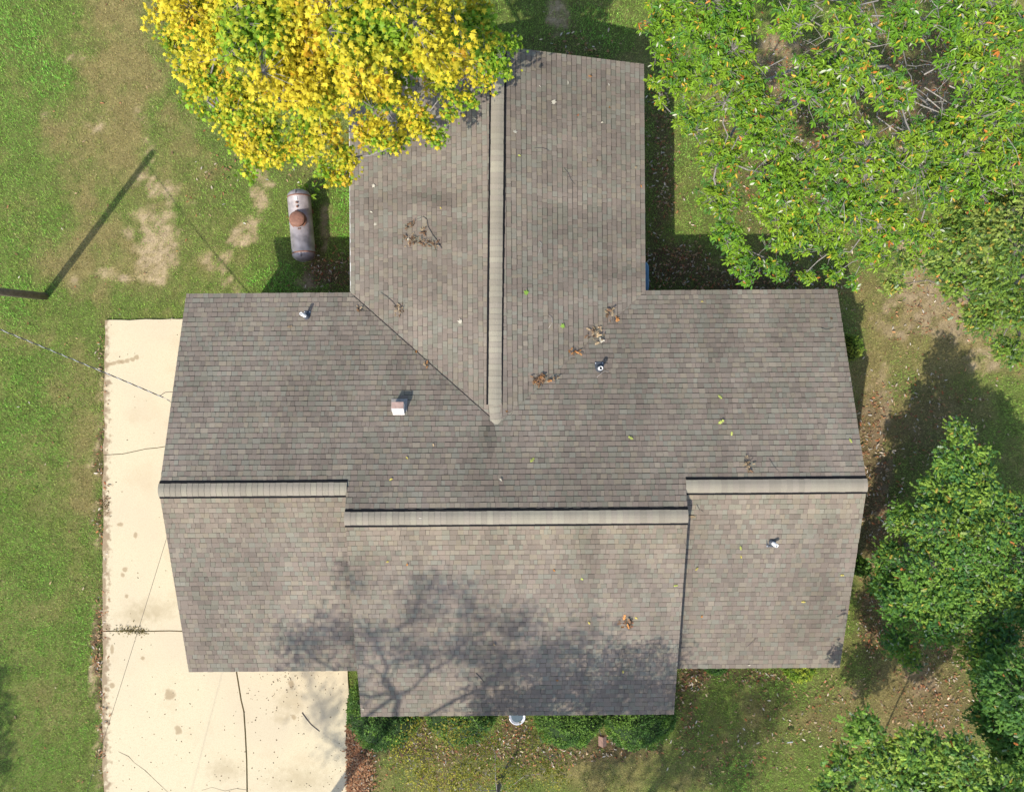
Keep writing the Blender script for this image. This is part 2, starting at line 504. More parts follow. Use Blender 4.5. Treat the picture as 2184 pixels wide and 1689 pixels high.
def roof_z(x, y):
    z = -9
    zN = EZ+PM*(YN-y)
    if XW <= x <= XE and YS <= y <= YN: z = max(z, min(zN, EZ+PM*(y-YS)))
    if CX0 <= x <= CX1 and CYS <= y <= YN: z = max(z, min(zN, CEZ+PC*(y-CYS)))
    if NX0 <= x <= NX1 and NAP <= y <= NYN: z = max(z, min(EZ+PNW*(x-NX0), EZ+PNE*(NX1-x)))
    return z

def on_roof(u, v):
    """point on the roof (house frame) that the photo shows at u, v"""
    h = 3.2
    for _ in range(25):
        x, y, _z = P(u, v, h)
        hx, hy = to_house(x, y)
        z = roof_z(hx, hy)
        if z < 0: z = 2.8
        h = h*.3+z*.7
    return hx, hy, h

def basis(n):
    xa = Vector((1,0,0)); xa = (xa - n*xa.dot(n)).normalized()
    ya = n.cross(xa)
    return Matrix((xa, ya, n)).transposed()

def roof_normal(x, y):
    e = .02
    a = (roof_z(x+e, y)-roof_z(x-e, y))/(2*e); b = (roof_z(x, y+e)-roof_z(x, y-e))/(2*e)
    a = max(-.5, min(.5, a)); b = max(-.5, min(.5, b))
    return Vector((-a, -b, 1)).normalized()

house = thing("house", (0,0,0), "single storey house under one large brown grey shingle roof in a cross plan", "house", rz=HOUSE_ROT)

# walls below the roof
mb = MB()
def gable_x(x0, x1, y0, y1, ze, yr, zr):
    vs = []
    for x in (x0, x1): vs += [(x,y0,-.1),(x,y1,-.1),(x,y1,ze),(x,yr,zr),(x,y0,ze)]
    mb.add(vs, [(0,1,2,3,4),(9,8,7,6,5),(0,5,6,1),(1,6,7,2),(2,7,8,3),(3,8,9,4),(4,9,5,0)])
gable_x(-7.72, 7.74, -6.3, 2.1, EZ-.02, YR, EZ+PM*(YN-YR)-.17)
mb.build("wall", M_wall, house)
mb = MB(); gable_x(CX0+.07, CX1-.07, -7.42, 1.0, CEZ-.03, CYR, CRZ-.17); mb.build("wall", M_wall, house)
mb = MB()
vs = []
for y in (.2, 7.78): vs += [(-3.52,y,-.1),(2.87,y,-.1),(2.87,y,EZ-.03),(NXR,y,NRZ-.17),(-3.52,y,EZ-.03)]
mb.add(vs, [(4,3,2,1,0),(5,6,7,8,9),(0,1,6,5),(1,2,7,6),(2,3,8,7),(3,4,9,8),(4,0,5,9)])
mb.build("wall", M_wall, house)

# roof deck: slabs under the shingles
def slab(poly3, t=.13):
    n = len(poly3)
    vs = [tuple(p) for p in poly3] + [(p[0],p[1],p[2]-t) for p in poly3]
    mb.add(vs, [tuple(range(n)), tuple(range(2*n-1,n-1,-1))] + [(i, n+i, n+(i+1)%n, (i+1)%n) for i in range(n)])
def zm(y): return EZ+PM*(YN-y)
def zs(y): return EZ+PM*(y-YS)
mb = MB()
D = -.004
slab([(XW,YN,EZ+D),(XW,YR,zm(YR)+D),(CX0,YR,zm(YR)+D),(CX0,CYR,CRZ+D),(CX1,CYR,CRZ+D),(CX1,YR,zm(YR)+D),(XE,YR,zm(YR)+D),(XE,YN,EZ+D)])
slab([(XW,YS,EZ+D),(CX0+.02,YS,EZ+D),(CX0+.02,YR-.001,zs(YR)+D),(XW,YR-.001,zs(YR)+D)])
slab([(CX1-.02,YS,EZ+D),(XE,YS,EZ+D),(XE,YR-.001,zs(YR)+D),(CX1-.02,YR-.001,zs(YR)+D)])
slab([(CX0,CYS,CEZ+D),(CX1,CYS,CEZ+D),(CX1,CYR-.001,CRZ+D),(CX0,CYR-.001,CRZ+D)])
slab([(NX0,NYN,EZ+D),(NX0,YN,EZ+D),(NXR,NAP,NRZ+D),(NXR,NYN,NRZ+D)])
slab([(NX1,YN,EZ+D),(NX1,NYN,EZ+D),(NXR+.001,NYN,NRZ+D),(NXR+.001,NAP,NRZ+D)])
roof = mb.build("roof", M_deck, house)

PAL = lin([(150,136,129),(141,130,124),(147,146,134),(158,148,133),(134,124,118),(152,143,136),(162,153,141),(139,139,128),(146,133,127),(155,142,133),(149,150,141)])*.80
PAL = (PAL*.62 + PAL.mean(0)*.38)*np.array([.985,.965,.885])*.85
stains = [(945,430,26,12,.35),(900,418,30,8,.2),(1040,930,14,26,.45),(1045,905,10,12,.3),(560,1250,60,60,.06),(800,1190,50,20,.15)]
STAIN = [(*on_roof(u, v)[:2], ru*.0112, rv*.0112, s) for u, v, ru, rv, s in stains]

cells = []     # (verts 3d list, colour, dark colour, size key, clipped)
def lay(O, ax, up, pitch, run, ivals, seed, exposure=.127):
    r = random.Random(seed)
    O = Vector(O); ax = Vector(ax); up = Vector(up)
    cs = 1/math.sqrt(1+pitch*pitch)
    nrm = (Vector((0,0,1)) - up*pitch).normalized()
    de = exposure*cs
    def pos(a, d, h): return O + ax*a + up*d + Vector((0,0,d*pitch)) + nrm*h
    k = 0; d = -.02
    while d < run-.01:
        d0, d1 = d, min(d+de, run)
        dm = (d0+d1)/2
        wob = r.uniform(-.002, .002)
        for lo, hi in ivals(dm):
            L0, H0 = lo(d0), hi(d0); L1, H1 = lo(d1), hi(d1)
            a = min(L0, L1) - r.uniform(0, .3)
            end = max(H0, H1)
            raised = r.random() < .5; left = r.choice((1, 2))
            tone_drift = r.uniform(-.05, .05)
            prevgap = .003
            while a < end:
                w = r.choice((.085,.10,.115,.13,.15,.18))
                left -= 1
                g_ = .0008
                newr = raised
                if left <= 0:
                    newr = not raised; left = r.choice((1,1,1,2,2)); g_ = .0022
                a0, a1 = a+prevgap, a+w-g_
                prevgap = g_
                sk = r.uniform(-.004,.004)
                b0, b1 = max(min(a0,H0),L0), max(min(a1,H0),L0)
                t0, t1 = max(min(a0+sk,H1),L1), max(min(a1+sk,H1),L1)
                clipped = not (a0 >= max(L0,L1) and a1+sk <= min(H0,H1)-.005)
                a += w
                if (b1-b0) < .004 and (t1-t0) < .004: raised = newr; continue
                t = r.uniform(.0145,.017) if raised else r.uniform(.008,.0095)
                pc = PAL[r.randrange(len(PAL))]*(1+tone_drift+r.uniform(-.055,.055))
                c0 = pos((b0+b1)/2, dm, 0)
                f = 1.0
                for sx, sy, rx, ry, ss in STAIN:
                    f -= ss*math.exp(-(((c0.x-sx)/rx)**2+((c0.y-sy)/ry)**2))
                f *= 1 + .12*(float(vnoise(np.array([(b0+b1)*1.15]), np.array([dm*.45]), seed*7)[0])-.5)*2 + .18*(float(fbm(np.array([c0.x*.55]), np.array([c0.y*.55]), 1.0, 3, 300)[0])-.5)*2
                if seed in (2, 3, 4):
                    nr = max(0.0, 1-(run-dm)/1.5); pc = pc*(1+np.array([.20,.18,.10])*nr)  # front slopes lighten towards the ridge: some fade, some sunlit contrast painted in
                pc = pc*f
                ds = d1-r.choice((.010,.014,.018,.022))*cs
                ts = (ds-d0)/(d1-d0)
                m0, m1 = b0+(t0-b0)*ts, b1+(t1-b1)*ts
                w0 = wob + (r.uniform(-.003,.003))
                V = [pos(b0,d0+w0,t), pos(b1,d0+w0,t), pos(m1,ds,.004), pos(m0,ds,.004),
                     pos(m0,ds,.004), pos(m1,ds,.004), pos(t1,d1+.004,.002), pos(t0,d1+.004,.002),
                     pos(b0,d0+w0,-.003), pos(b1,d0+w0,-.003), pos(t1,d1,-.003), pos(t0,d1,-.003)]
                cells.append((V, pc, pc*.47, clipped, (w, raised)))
                raised = newr
        d += de; k += 1
CF = [(0,1,2,3),(4,5,6,7),(8,9,1,0),(9,10,2,1),(11,8,0,3)]
def const(c): return lambda d: c
run_m = YN-YR
d_ap = YN-NAP
vL = lambda d: NX0 + d*PM/PNW - .024  # wide gap bares dark deck, standing in for the cut valley edge's shadow
vR = lambda d: NX1 - d*PM/PNE + .004
def iv_main(d):
    if d < d_ap: return [(const(XW-.012), lambda q: min(vL(max(q,0)), NXR)), (lambda q: max(vR(max(q,0)), NXR), const(XE+.012))]
    if d < run_m: return [(const(XW-.012), const(XE+.012))]
    return [(const(CX0-.02), const(CX1+.02))]
lay((0,YN,EZ), (1,0,0), (0,-1,0), PM, YN-CYR, iv_main, 1)
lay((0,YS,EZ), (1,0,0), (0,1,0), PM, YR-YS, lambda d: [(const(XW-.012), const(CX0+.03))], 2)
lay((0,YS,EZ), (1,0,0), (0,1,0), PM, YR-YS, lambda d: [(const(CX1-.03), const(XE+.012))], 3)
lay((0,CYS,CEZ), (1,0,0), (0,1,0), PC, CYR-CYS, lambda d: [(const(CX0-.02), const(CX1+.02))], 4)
lay((NX0,0,EZ), (0,1,0), (1,0,0), PNW, NXR-NX0, lambda d: [(lambda q: YN-max(q,0)*PNW/PM+.012, const(NYN+.012))], 5)
lay((NX1,0,EZ), (0,1,0), (-1,0,0), PNE, NX1-NXR, lambda d: [(lambda q: YN-max(q,0)*PNE/PM-.004, const(NYN+.012))], 6)

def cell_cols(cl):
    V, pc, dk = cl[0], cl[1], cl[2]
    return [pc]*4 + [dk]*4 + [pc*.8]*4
order = sorted(range(len(cells)), key=lambda i: (cells[i][3], -cells[i][4][0]/(CH-max(v.z for v in cells[i][0]))))
single = set(order[:300])
sv = []; sc_ = []; sf = []
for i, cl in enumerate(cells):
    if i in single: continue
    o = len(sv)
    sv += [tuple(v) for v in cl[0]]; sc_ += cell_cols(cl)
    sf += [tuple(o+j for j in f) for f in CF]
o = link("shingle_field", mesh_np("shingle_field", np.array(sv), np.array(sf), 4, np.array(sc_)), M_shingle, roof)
o["kind"] = "stuff"
for i in sorted(single):
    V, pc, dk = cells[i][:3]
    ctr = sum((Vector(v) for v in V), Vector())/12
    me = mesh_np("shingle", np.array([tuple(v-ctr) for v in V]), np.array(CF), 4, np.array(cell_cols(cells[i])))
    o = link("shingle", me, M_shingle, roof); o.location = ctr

# ridge vents with their cap shingles
RIDGE_PAL = lin([(168,161,143),(164,156,139),(172,165,146),(160,152,136),(167,158,142)])*.71
def ridge(p0, p1, slope0, slope1, vent=True, seed=0):
    """p0 -> p1 ridge line; slopes: pitch on the left and right of the direction"""
    r = random.Random(seed)
    p0 = Vector(p0); p1 = Vector(p1)
    t = (p1-p0); L = t.length; t.normalize()
    lf = Vector((-t.y, t.x, 0))
    def pos(a, w, h):
        s = slope0 if w > 0 else slope1
        return p0 + t*a + lf*w + Vector((0,0,h-abs(w)*s))
    if vent:
        b = MB(); hw = .203; lift = .030
        prof = [(hw,.004),(hw,.017),(hw-.02,lift),(.1,lift-.008),(0,lift-.02),(-.1,lift-.008),(-hw+.02,lift),(-hw,.017),(-hw,.004)]
        n = max(2, int(L/1.2)); vs = []; fs = []
        for i in range(n+1):
            sg = math.sin(i*2.1+seed)*.004
            for w, h in prof: vs.append(pos(L*i/n, w+sg, h))
        m = len(prof)
        for i in range(n):
            for k in range(m-1): fs.append((i*m+k, i*m+k+1, (i+1)*m+k+1, (i+1)*m+k))
        fs.append(tuple(range(m))); fs.append(tuple(n*m+k for k in range(m-1,-1,-1)))
        b.add(vs, fs); par = b.build("ridge_vent", M_black, house)
        top = lift+.004; hw_c = .150
    else:
        par = roof; top = .018; hw_c = .148
    a = 0; i = 0
    while a < L-.02:
        w = .133*(1+r.uniform(-.06,.06)); a1 = min(a+w, L)
        c_ = RIDGE_PAL[r.randrange(len(RIDGE_PAL))]*(1+r.uniform(-.04,.04))
        k_w = hw_c*(1+r.uniform(-.02,.02))
        ws = [-k_w, -k_w*.45, -.03, .03, k_w*.45, k_w]
        vs = []
        for (aa, dh) in ((a-.01, .004), (a1-.001, .012)):
            for w_ in ws:
                hh = top + dh + (.004 if abs(w_) == k_w*.45 else 0) - (.001 if abs(w_) == k_w else 0)
                vs.append(pos(aa, w_, hh))
        for w_ in ws: vs.append(pos(a1-.001, w_, top-.004))
        n_ = len(ws)
        fs = [(k, k+1, n_+k+1, n_+k) for k in range(n_-1)] + [(n_+k, n_+k+1, 2*n_+k+1, 2*n_+k) for k in range(n_-1)]
        ctr = p0 + t*((a+a1)/2)
        me = bpy.data.meshes.new("ridge_cap")
        me.from_pydata([tuple(v-ctr) for v in vs], [], [f[::-1] for f in fs])
        set_col(me, np.array([c_]*(2*n_) + [c_*.7]*n_))
        o = link("ridge_cap", me, M_shingle, par); o.location = ctr
        a = a1; i += 1
WRZ = zm(YR)
ridge((XW-.02,YR,WRZ), (CX0-.01,YR,WRZ), PM, PM, True, 1)
ridge((CX1+.03,YR,WRZ), (XE+.02,YR,WRZ), PM, PM, True, 2)
ridge((CX0-.02,CYR,CRZ), (CX1+.02,CYR,CRZ), PM, PC, True, 3)
ridge((NXR-.075,-.20,NRZ-.005), (NXR+.06,NYN+.01,NRZ-.005), PNW, PNE, True, 4)
ridge((NXR-.03,NAP-.03,NRZ-.005), (NXR-.07,-.205,NRZ-.005), PNW, PNE, False, 5)

# painted edges and step walls
mb = MB()
mb.add([(NX0-.035,YN+.05,EZ+.004),(NX0-.012,YN+.05,EZ+.004),(NX0-.012,NYN,EZ+.004),(NX0-.035,NYN,EZ+.004),
        (NX0-.035,YN+.05,EZ-.13),(NX0-.012,YN+.05,EZ-.13),(NX0-.012,NYN,EZ-.13),(NX0-.035,NYN,EZ-.13)],
       [(0,1,2,3),(7,6,5,4),(0,4,5,1),(1,5,6,2),(2,6,7,3),(3,7,4,0)])
mb.build("drip_edge", M_trim, house)
for y0, y1 in ((YN+.004,.022),(YS-.026,.022),(CYS-.026,.022),):
    mb = MB()
    if y0 == CYS-.026: mb.box(CX0, CX1, y0, y0+y1, CEZ-.15, CEZ-.012)
    elif y0 == YS-.026: mb.box(XW, CX0-.03, y0, y0+y1, EZ-.15, EZ-.012)
    else: mb.box(XW, NX0-.04, y0, y0+y1, EZ-.15, EZ-.012)
    mb.build("fascia", M_trim, house)
mb = MB(); mb.box(CX1+.03, XE, YS-.026, YS-.004, EZ-.15, EZ-.012); mb.build("fascia", M_trim, house)
mb = MB(); mb.box(NX1+.04, XE, YN+.004, YN+.026, EZ-.15, EZ-.012); mb.build("fascia", M_trim, house)
mb = MB(); mb.box(NX1+.004, NX1+.026, YN+.03, NYN, EZ-.15, EZ-.012); mb.build("fascia", M_trim, house)

# plumbing vents
def vent_pipe(u, v, h, r_, lean, plate, flip):
    x, y, z = on_roof(u, v)
    nrm = roof_normal(x, y)
    q = basis(nrm)
    t = Vector((lean[0], lean[1], 1)).normalized()
    base = Vector((x, y, z))
    Mt = t.to_track_quat('Z', 'Y').to_matrix()
    b = MB()
    b.lathe([(r_, -.05),(r_, h),(r_*.74, h+.001),(r_*.74, h-.12)], 24, base, M=Mt)
    pipe = b.build("vent_pipe", M_white_pvc, house)
    b = MB(); b.lathe([(r_*.74, h-.1),(0.001, h-.1)], 24, base, M=Mt); b.build("bore", M_hole, pipe)
    b = MB()
    w, l0, l1 = plate
    pts = []
    for k in range(20):
        an = math.pi + math.pi*k/19
        pts.append((w*math.cos(an)*.85, w*math.sin(an)*.85*flip))
    pts += [(w, l0*flip), (w*.9, l1*flip), (-w*.9, l1*flip), (-w, l0*flip)]
    if flip < 0: pts = pts[::-1]
    n = len(pts)
    top = [base + q @ Vector((a, c_, .022)) for a, c_ in pts]; bot = [base + q @ Vector((a, c_, .012)) for a, c_ in pts]
    b.add(top+bot, [tuple(range(n))] + [(i, n+i, n+(i+1)%n, (i+1)%n) for i in range(n)])
    b.build("flashing", M_boot, pipe)
    b = MB(); b.lathe([(r_*1.75,.022),(r_*1.55,.05),(r_*1.18,.085),(r_*1.02,.09)], 20, base, M=Mt); b.build("boot", M_boot, pipe)
    for sx in (-1, 1):
        b = MB(); b.lathe([(.016,.022),(.014,.03),(.004,.034),(.0005,.034)], 10, base + q @ Vector((sx*w*.75, l1*flip*.86, 0))); b.build("nail", M_galv, pipe)
vent_pipe(655, 676, .27, .042, (-.30,.20), (.085,.07,.15), 1)
vent_pipe(1278, 786, .25, .048, (.06,.0), (.11,.08,.16), 1)
vent_pipe(1644, 1155, .22, .045, (.33,-.28), (.11,.06,-.13), 1)

# square exhaust vent
x, y, z = on_roof(851, 880)
M_hood = simple_mat("painted_metal_hood", (.74,.70,.66), .5, noise=.1, nscale=14)
M_hood_top = simple_mat("weathered_hood_top", (.42,.29,.24), .55, noise=.25, nscale=9)
b = MB()
hx, y0, ym, y1 = .135, y-.10, y+.10, y+.24
z0 = z-.04
zt = roof_z(x, ym)+.26
b.add([(x-hx,y0,z0),(x+hx,y0,z0),(x+hx,ym,zt),(x-hx,ym,zt),(x-hx,y1,zt-.03),(x+hx,y1,zt-.03),(x-hx,y1,zt-.10),(x+hx,y1,zt-.10),
       (x-hx,ym+.05,z0-.02),(x+hx,ym+.05,z0-.02)],
      [(0,1,2,3),(4,5,7,6),(0,3,4,6,8),(2,1,9,7,5),(6,7,9,8)])
hood = b.build("exhaust_vent", M_hood, house)
b = MB()
b.add([(x-hx-.004,ym,zt+.002),(x+hx+.004,ym,zt+.002),(x+hx+.004,y1+.012,zt-.026),(x-hx-.004,y1+.012,zt-.026),
       (x-hx-.004,ym,zt-.004),(x+hx+.004,ym,zt-.004),(x+hx+.004,y1+.012,zt-.046),(x-hx-.004,y1+.012,zt-.046)],
      [(0,1,2,3),(7,6,5,4),(0,4,5,1),(1,5,6,2),(2,6,7,3),(3,7,4,0)])
b.build("hood_top", M_hood_top, hood)
b = MB()
q = basis(roof_normal(x, y))
pl = [(-.19,.02),(.19,.02),(.19,.33),(-.19,.33)]
top = [Vector((x,y,z)) + q @ Vector((a,c_,.024)) for a,c_ in pl]; bot = [Vector((x,y,z)) + q @ Vector((a,c_,.012)) for a,c_ in pl]
b.add(top+bot, [(0,1,2,3)]+[(i,4+i,4+(i+1)%4,(i+1)%4) for i in range(4)])
b.build("flashing", simple_mat("grey_flashing",(.30,.28,.26),.6,noise=.2), hood)

# ------------------------------------------------------------------ leaves and trees
def leaf_outline(kind):
    if kind == 'maple':
        o = [(0,0),(.20,.02),(.52,.10),(.33,.30),(.62,.62),(.27,.58),(.18,.72),(0,1.05),(-.18,.72),(-.27,.58),(-.62,.62),(-.33,.30),(-.52,.10),(-.20,.02)]
        cen = (0,.36,.05)
    elif kind == 'lance':
        o = [(0,0),(.13,.28),(.17,.55),(.10,.82),(0,1.0),(-.10,.82),(-.17,.55),(-.13,.28)]
        cen = None
    elif kind == 'oak':
        o = [(0,0),(.05,.17),(.25,.36),(.055,.36),(.36,.68),(.07,.60),(.22,.96),(0,1.08),(-.22,.96),(-.07,.60),(-.36,.68),(-.055,.36),(-.25,.36),(-.05,.17)]
        cen = (0,.47,.03)
    else:
        o = [(0,0),(.26,.35),(.22,.7),(0,1.0),(-.22,.7),(-.26,.35)]
        cen = None
    v = []; f = []
    if cen is None:
        n = len(o); h = n//2
        z = {'lance': .05}.get(kind, .06)
        for (x, y) in o:
            droop = -.12*y*y
            v.append((x, y, droop + abs(x)*.55))
        # midrib fold
        for i in range(1, h): 
            a, b = i, i+1
        mid = [0] + [None]*(h-1) + [h]
        f = []
        m = len(v)
        ys = [o[i][1] for i in range(1, h)]
        for k, yy in enumerate(ys): v.append((0, yy, -.12*yy*yy))
        ridge_ = [0] + [m+k for k in range(h-1)] + [h]
        for k in range(h):
            r0, r1 = ridge_[k], ridge_[k+1]
            e0 = k if k else None; e1 = k+1 if k+1 < h else None
            rt0 = k; rt1 = k+1; lt0 = (n-k) % n; lt1 = n-k-1
            for (a0, a1, flip) in ((rt0, rt1, False), (lt0, lt1, True)):
                tri = []
                if a0 != r0 and a1 != r1: tri = [(r0,a0,a1),(r0,a1,r1)]
                elif a0 == r0: tri = [(r0,a1,r1)]
                else: tri = [(r0,a0,r1)]
                for t in tri: f.append(t[::-1] if flip else t)
    else:
        for (x, y) in o: v.append((x, y, -.10*y*y - .12*x*x))
        v.append(cen); c_ = len(o); n = len(o)
        for i in range(n): f.append((c_, i, (i+1) % n))
    return np.array(v, float), np.array(f, int)
TPL = {k: leaf_outline(k) for k in ('maple','lance','oak','oval')}

def frames(az, tilt, roll, size):
    y = np.stack([np.cos(az)*np.cos(tilt), np.sin(az)*np.cos(tilt), -np.sin(tilt)], 1)
    x0 = np.stack([np.sin(az), -np.cos(az), np.zeros_like(az)], 1)
    z0 = np.cross(x0, y)
    x = x0*np.cos(roll)[:,None] + z0*np.sin(roll)[:,None]
    z = np.cross(x, y)
    return np.stack([x, y, z], -1)*size[:,None,None]

def leaf_mesh(name, kind, M, pos, cols):
    tv, tf = TPL[kind]
    n = len(pos); k = len(tv)
    v = np.einsum('nij,kj->nki', M, tv) + pos[:,None,:]
    f = tf[None] + (np.arange(n)*k)[:,None,None]
    return mesh_np(name, v.reshape(-1,3), f.reshape(-1,3), 3, np.repeat(cols, k, 0))

def single_leaves(kind, M, pos, cols, base, parent, mat, nmax=300, name="leaf"):
    """the leaves that show largest become objects; returns a mask of the rest"""
    s = (CH-pos[:,2])/FU
    u = pos[:,0]/s; v = pos[:,1]/s
    inside = (np.abs(u) < 1085) & (np.abs(v) < 838)
    size = np.linalg.norm(M[:,:,1], axis=1)*np.abs(M[:,2,2])/np.linalg.norm(M[:,:,2], axis=1)
    score = np.where(inside, size/s + 30*(pos[:,2] > np.quantile(pos[:,2], .8)), -1)
    idx = np.argsort(-score)[:nmax]
    idx = idx[score[idx] > 0]
    rest = np.ones(len(pos), bool); rest[idx] = False
    tv, tf = TPL[kind]
    nb = 12
    lum = cols[idx].sum(1) + cols[idx][:,0]*2
    bucket = np.minimum((np.argsort(np.argsort(lum))*nb//max(1,len(idx))), nb-1)
    meshes = {}
    for b_ in range(nb):
        w = idx[bucket == b_]
        if len(w) == 0: continue
        c_ = cols[w].mean(0)
        me = mesh_np(name, tv, tf, 3, np.tile(c_, (len(tv),1)))
        me.materials.append(mat); meshes[b_] = me
    for i, b_ in zip(idx, bucket):
        o = bpy.data.objects.new(name, meshes[b_]); COL.objects.link(o); o.parent = parent
        m = Matrix([list(M[i][r_]) + [pos[i][r_]-base[r_]] for r_ in range(3)] + [[0,0,0,1]])
        o.matrix_local = m
    return rest

def noise3(p, f, seed):
    return (fbm(p[:,0]+p[:,2]*.7, p[:,1]-p[:,2]*.4, f, 2, seed) + fbm(p[:,1]+p[:,2]*.9, p[:,2]*1.1-p[:,0]*.3, f, 2, seed+9))*.5

def tree(name, base, fork_h, lobes, kind, leaf_size, per_tip, tips_per_m2, colf, label, cat, seed, trunk_r=.16,
         bark=None, mat=None, hole=0.0, spread=.16, droop=.35, rosette=False, outer_gap=0.0, group=None, fork_off=(0,0), singles=True, twig_r=.006, limb_r=.06, flat=.62, extra_twigs=0):
    """lobes: (u, v, h, r[, density]) read from the photo, or ('w', x, y, h, r[, density]) in metres"""
    global rng
    rg = np.random.default_rng(seed)
    bark = bark or M_bark; mat = mat or M_leaf
    root = thing(name, (base[0], base[1], 0), label, cat, group)
    B = np.array([base[0], base[1], 0.0])
    fork = np.array([base[0]+fork_off[0], base[1]+fork_off[1], fork_h])
    L = []
    for l in lobes:
        if l[0] == 'w': c_ = np.array(l[1:4], float); r_ = l[4]; dn = l[5] if len(l) > 5 else 1
        else: c_ = np.array(P(l[0], l[1], l[2]), float); r_ = l[3]; dn = l[4] if len(l) > 4 else 1
        L.append((c_, r_, dn))
    mb = MB()
    k = 6
    pts = [tuple(B*(1-t)+fork*t - B + np.array([math.sin(t*3+seed)*.06*t*(1-t)*4, math.cos(t*2+seed)*.06*t*(1-t)*4, 0])) for t in np.linspace(0,1,k)]
    pts[0] = (pts[0][0], pts[0][1], -.1)
    mb.tube(pts, [trunk_r*(1.35 if i == 0 else 1-.45*i/k) for i in range(k)], 10)
    mb.build("trunk", bark, root)
    allpos = []; alldir = []; allrho = []; tw = MB()
    tipv = []
    L.sort(key=lambda l: np.linalg.norm(l[0]-fork))
    hubs = [fork]; plen = [0.0]; par = [-1]
    for c_, r_, dn in L:
        hub = c_ - np.array([0,0,r_*flat*.55])
        cost = [np.linalg.norm(hub-h_) + .55*p_ for h_, p_ in zip(hubs, plen)]
        j = int(np.argmin(cost)); par.append(j); hubs.append(hub); plen.append(plen[j]+np.linalg.norm(hub-hubs[j]))
    nd = [1]*len(hubs)
    for i in range(len(hubs)-1, 0, -1): nd[par[i]] += nd[i]
    for li, (c_, r_, dn) in enumerate(L):
        mb = MB()
        hub = hubs[li+1]; low = hubs[par[li+1]]
        d = hub-low; ln_ = np.linalg.norm(d)
        mid = low + d*.5 + np.array([0,0,-.05*ln_]) + rg.normal(0,.09,3)*ln_
        p = [low, low+(mid-low)*.5+rg.normal(0,.05,3)*ln_, mid, mid+(hub-mid)*.55+rg.normal(0,.05,3)*ln_*.6, hub]
        rl = limb_r*(.45+.32*math.sqrt(nd[li+1]))
        re = limb_r*(.3+.30*math.sqrt(max(0,nd[li+1]-1)))
        mb.tube([tuple(q_-B) for q_ in p], [rl, rl*.75+re*.25, rl*.5+re*.5, rl*.25+re*.75, re], 7)
        rl = limb_r*.95
        # sub-branches
        ns = max(4, int(9*r_))
        subs = []
        for s_ in range(ns):
            an = 2*math.pi*(s_+rg.uniform(-.3,.3))/ns
            rr = r_*rg.uniform(.25,.72)
            e = c_ + np.array([math.cos(an)*rr, math.sin(an)*rr, r_*flat*rg.uniform(-.35,.5)])
            st = (mid+hub)/2*rg.uniform(0,1) + 0 if False else hub + (mid-hub)*rg.uniform(0,.35)
            m_ = (st+e)/2 + rg.normal(0,.05,3)*r_
            mb.tube([tuple(st-B), tuple(m_-B), tuple(e-B)], [rl*.34, rl*.25, twig_r*1.7], 5)
            subs.append(e)
        subs = np.array(subs)
        mb.build("branch", bark, root)
        nt_ = int(tips_per_m2*dn*math.pi*r_*r_)
        v = rg.normal(size=(nt_,3)); v /= np.linalg.norm(v, axis=1)[:,None]
        v[:,2] = np.where(v[:,2] < -.25, -v[:,2], v[:,2])
        rad = r_*(rg.random(nt_)**.42)
        rad *= .80+.45*fbm(v[:,0]*2+c_[0], v[:,1]*2+c_[1]+v[:,2], 1.6, 2, seed+li)
        t = c_ + v*rad[:,None]*np.array([1,1,flat])
        rho = rad/r_
        if outer_gap > 0:
            keep = (rho < .74) | (noise3(t, 2.2, seed+5) > outer_gap)
            t = t[keep]; v = v[keep]; rho = rho[keep]
        if hole > 0 and r_ > .4:
            keep = noise3(t, .95, seed) > hole
            t = t[keep]; v = v[keep]; rho = rho[keep]
        if len(t) == 0: continue
        near = np.argmin(((t[:,None,:]-subs[None])**2).sum(-1), 1)
        for q_, j in zip(t, near):
            st = subs[j]
            m_ = (st+q_)/2 + rg.normal(0,.03,3)
            tw.tube([tuple(st-B), tuple(m_-B), tuple(q_-B)], [twig_r, twig_r*.8, twig_r*.5], 3, cap=False)
        dirv = t-subs[near]; dirv /= (np.linalg.norm(dirv, axis=1)[:,None]+1e-6)
        allpos.append(t); alldir.append(dirv*.5 + v*.5); allrho.append(rho)
    if extra_twigs:
        bt = MB()
        for c_, r_, dn in L:
            if c_[2] < 6.3 or dn < 1 or c_[0] < 3.9: continue
            for _ in range(extra_twigs):
                e = c_ + np.array([rg.uniform(-.9,.9)*r_, rg.uniform(-.9,.9)*r_, r_*flat*rg.uniform(.25,.95)])
                st = c_ + (fork-c_)*rg.uniform(.12,.4) + rg.normal(0,.22,3); st[2] = max(st[2], e[2]-rg.uniform(.3,.9))
                m_ = (st+e)/2 + rg.normal(0,.07,3)
                bt.tube([tuple(st-B), tuple(m_-B), tuple(e-B)], [.012,.008,.003], 5, cap=False)
                for _2 in range(2):
                    q_ = m_ + (e-m_)*rg.uniform(0,.6); e2 = q_ + (e-st)*rg.uniform(.2,.45) + rg.normal(0,.16,3)
                    bt.tube([tuple(q_-B), tuple((q_+e2)/2+rg.normal(0,.02,3)-B), tuple(e2-B)], [.007,.005,.0025], 4, cap=False)
        bt.build("bare_twigs", M_bark_pale, root)["kind"] = "stuff"
    tw.build("twigs", bark, root)["kind"] = "stuff"
    t = np.concatenate(allpos); dv = np.concatenate(alldir); rho = np.concatenate(allrho)
    nl = per_tip
    n = len(t)*nl
    tip = np.repeat(np.arange(len(t)), nl)
    out_az = np.arctan2(dv[tip,1], dv[tip,0])
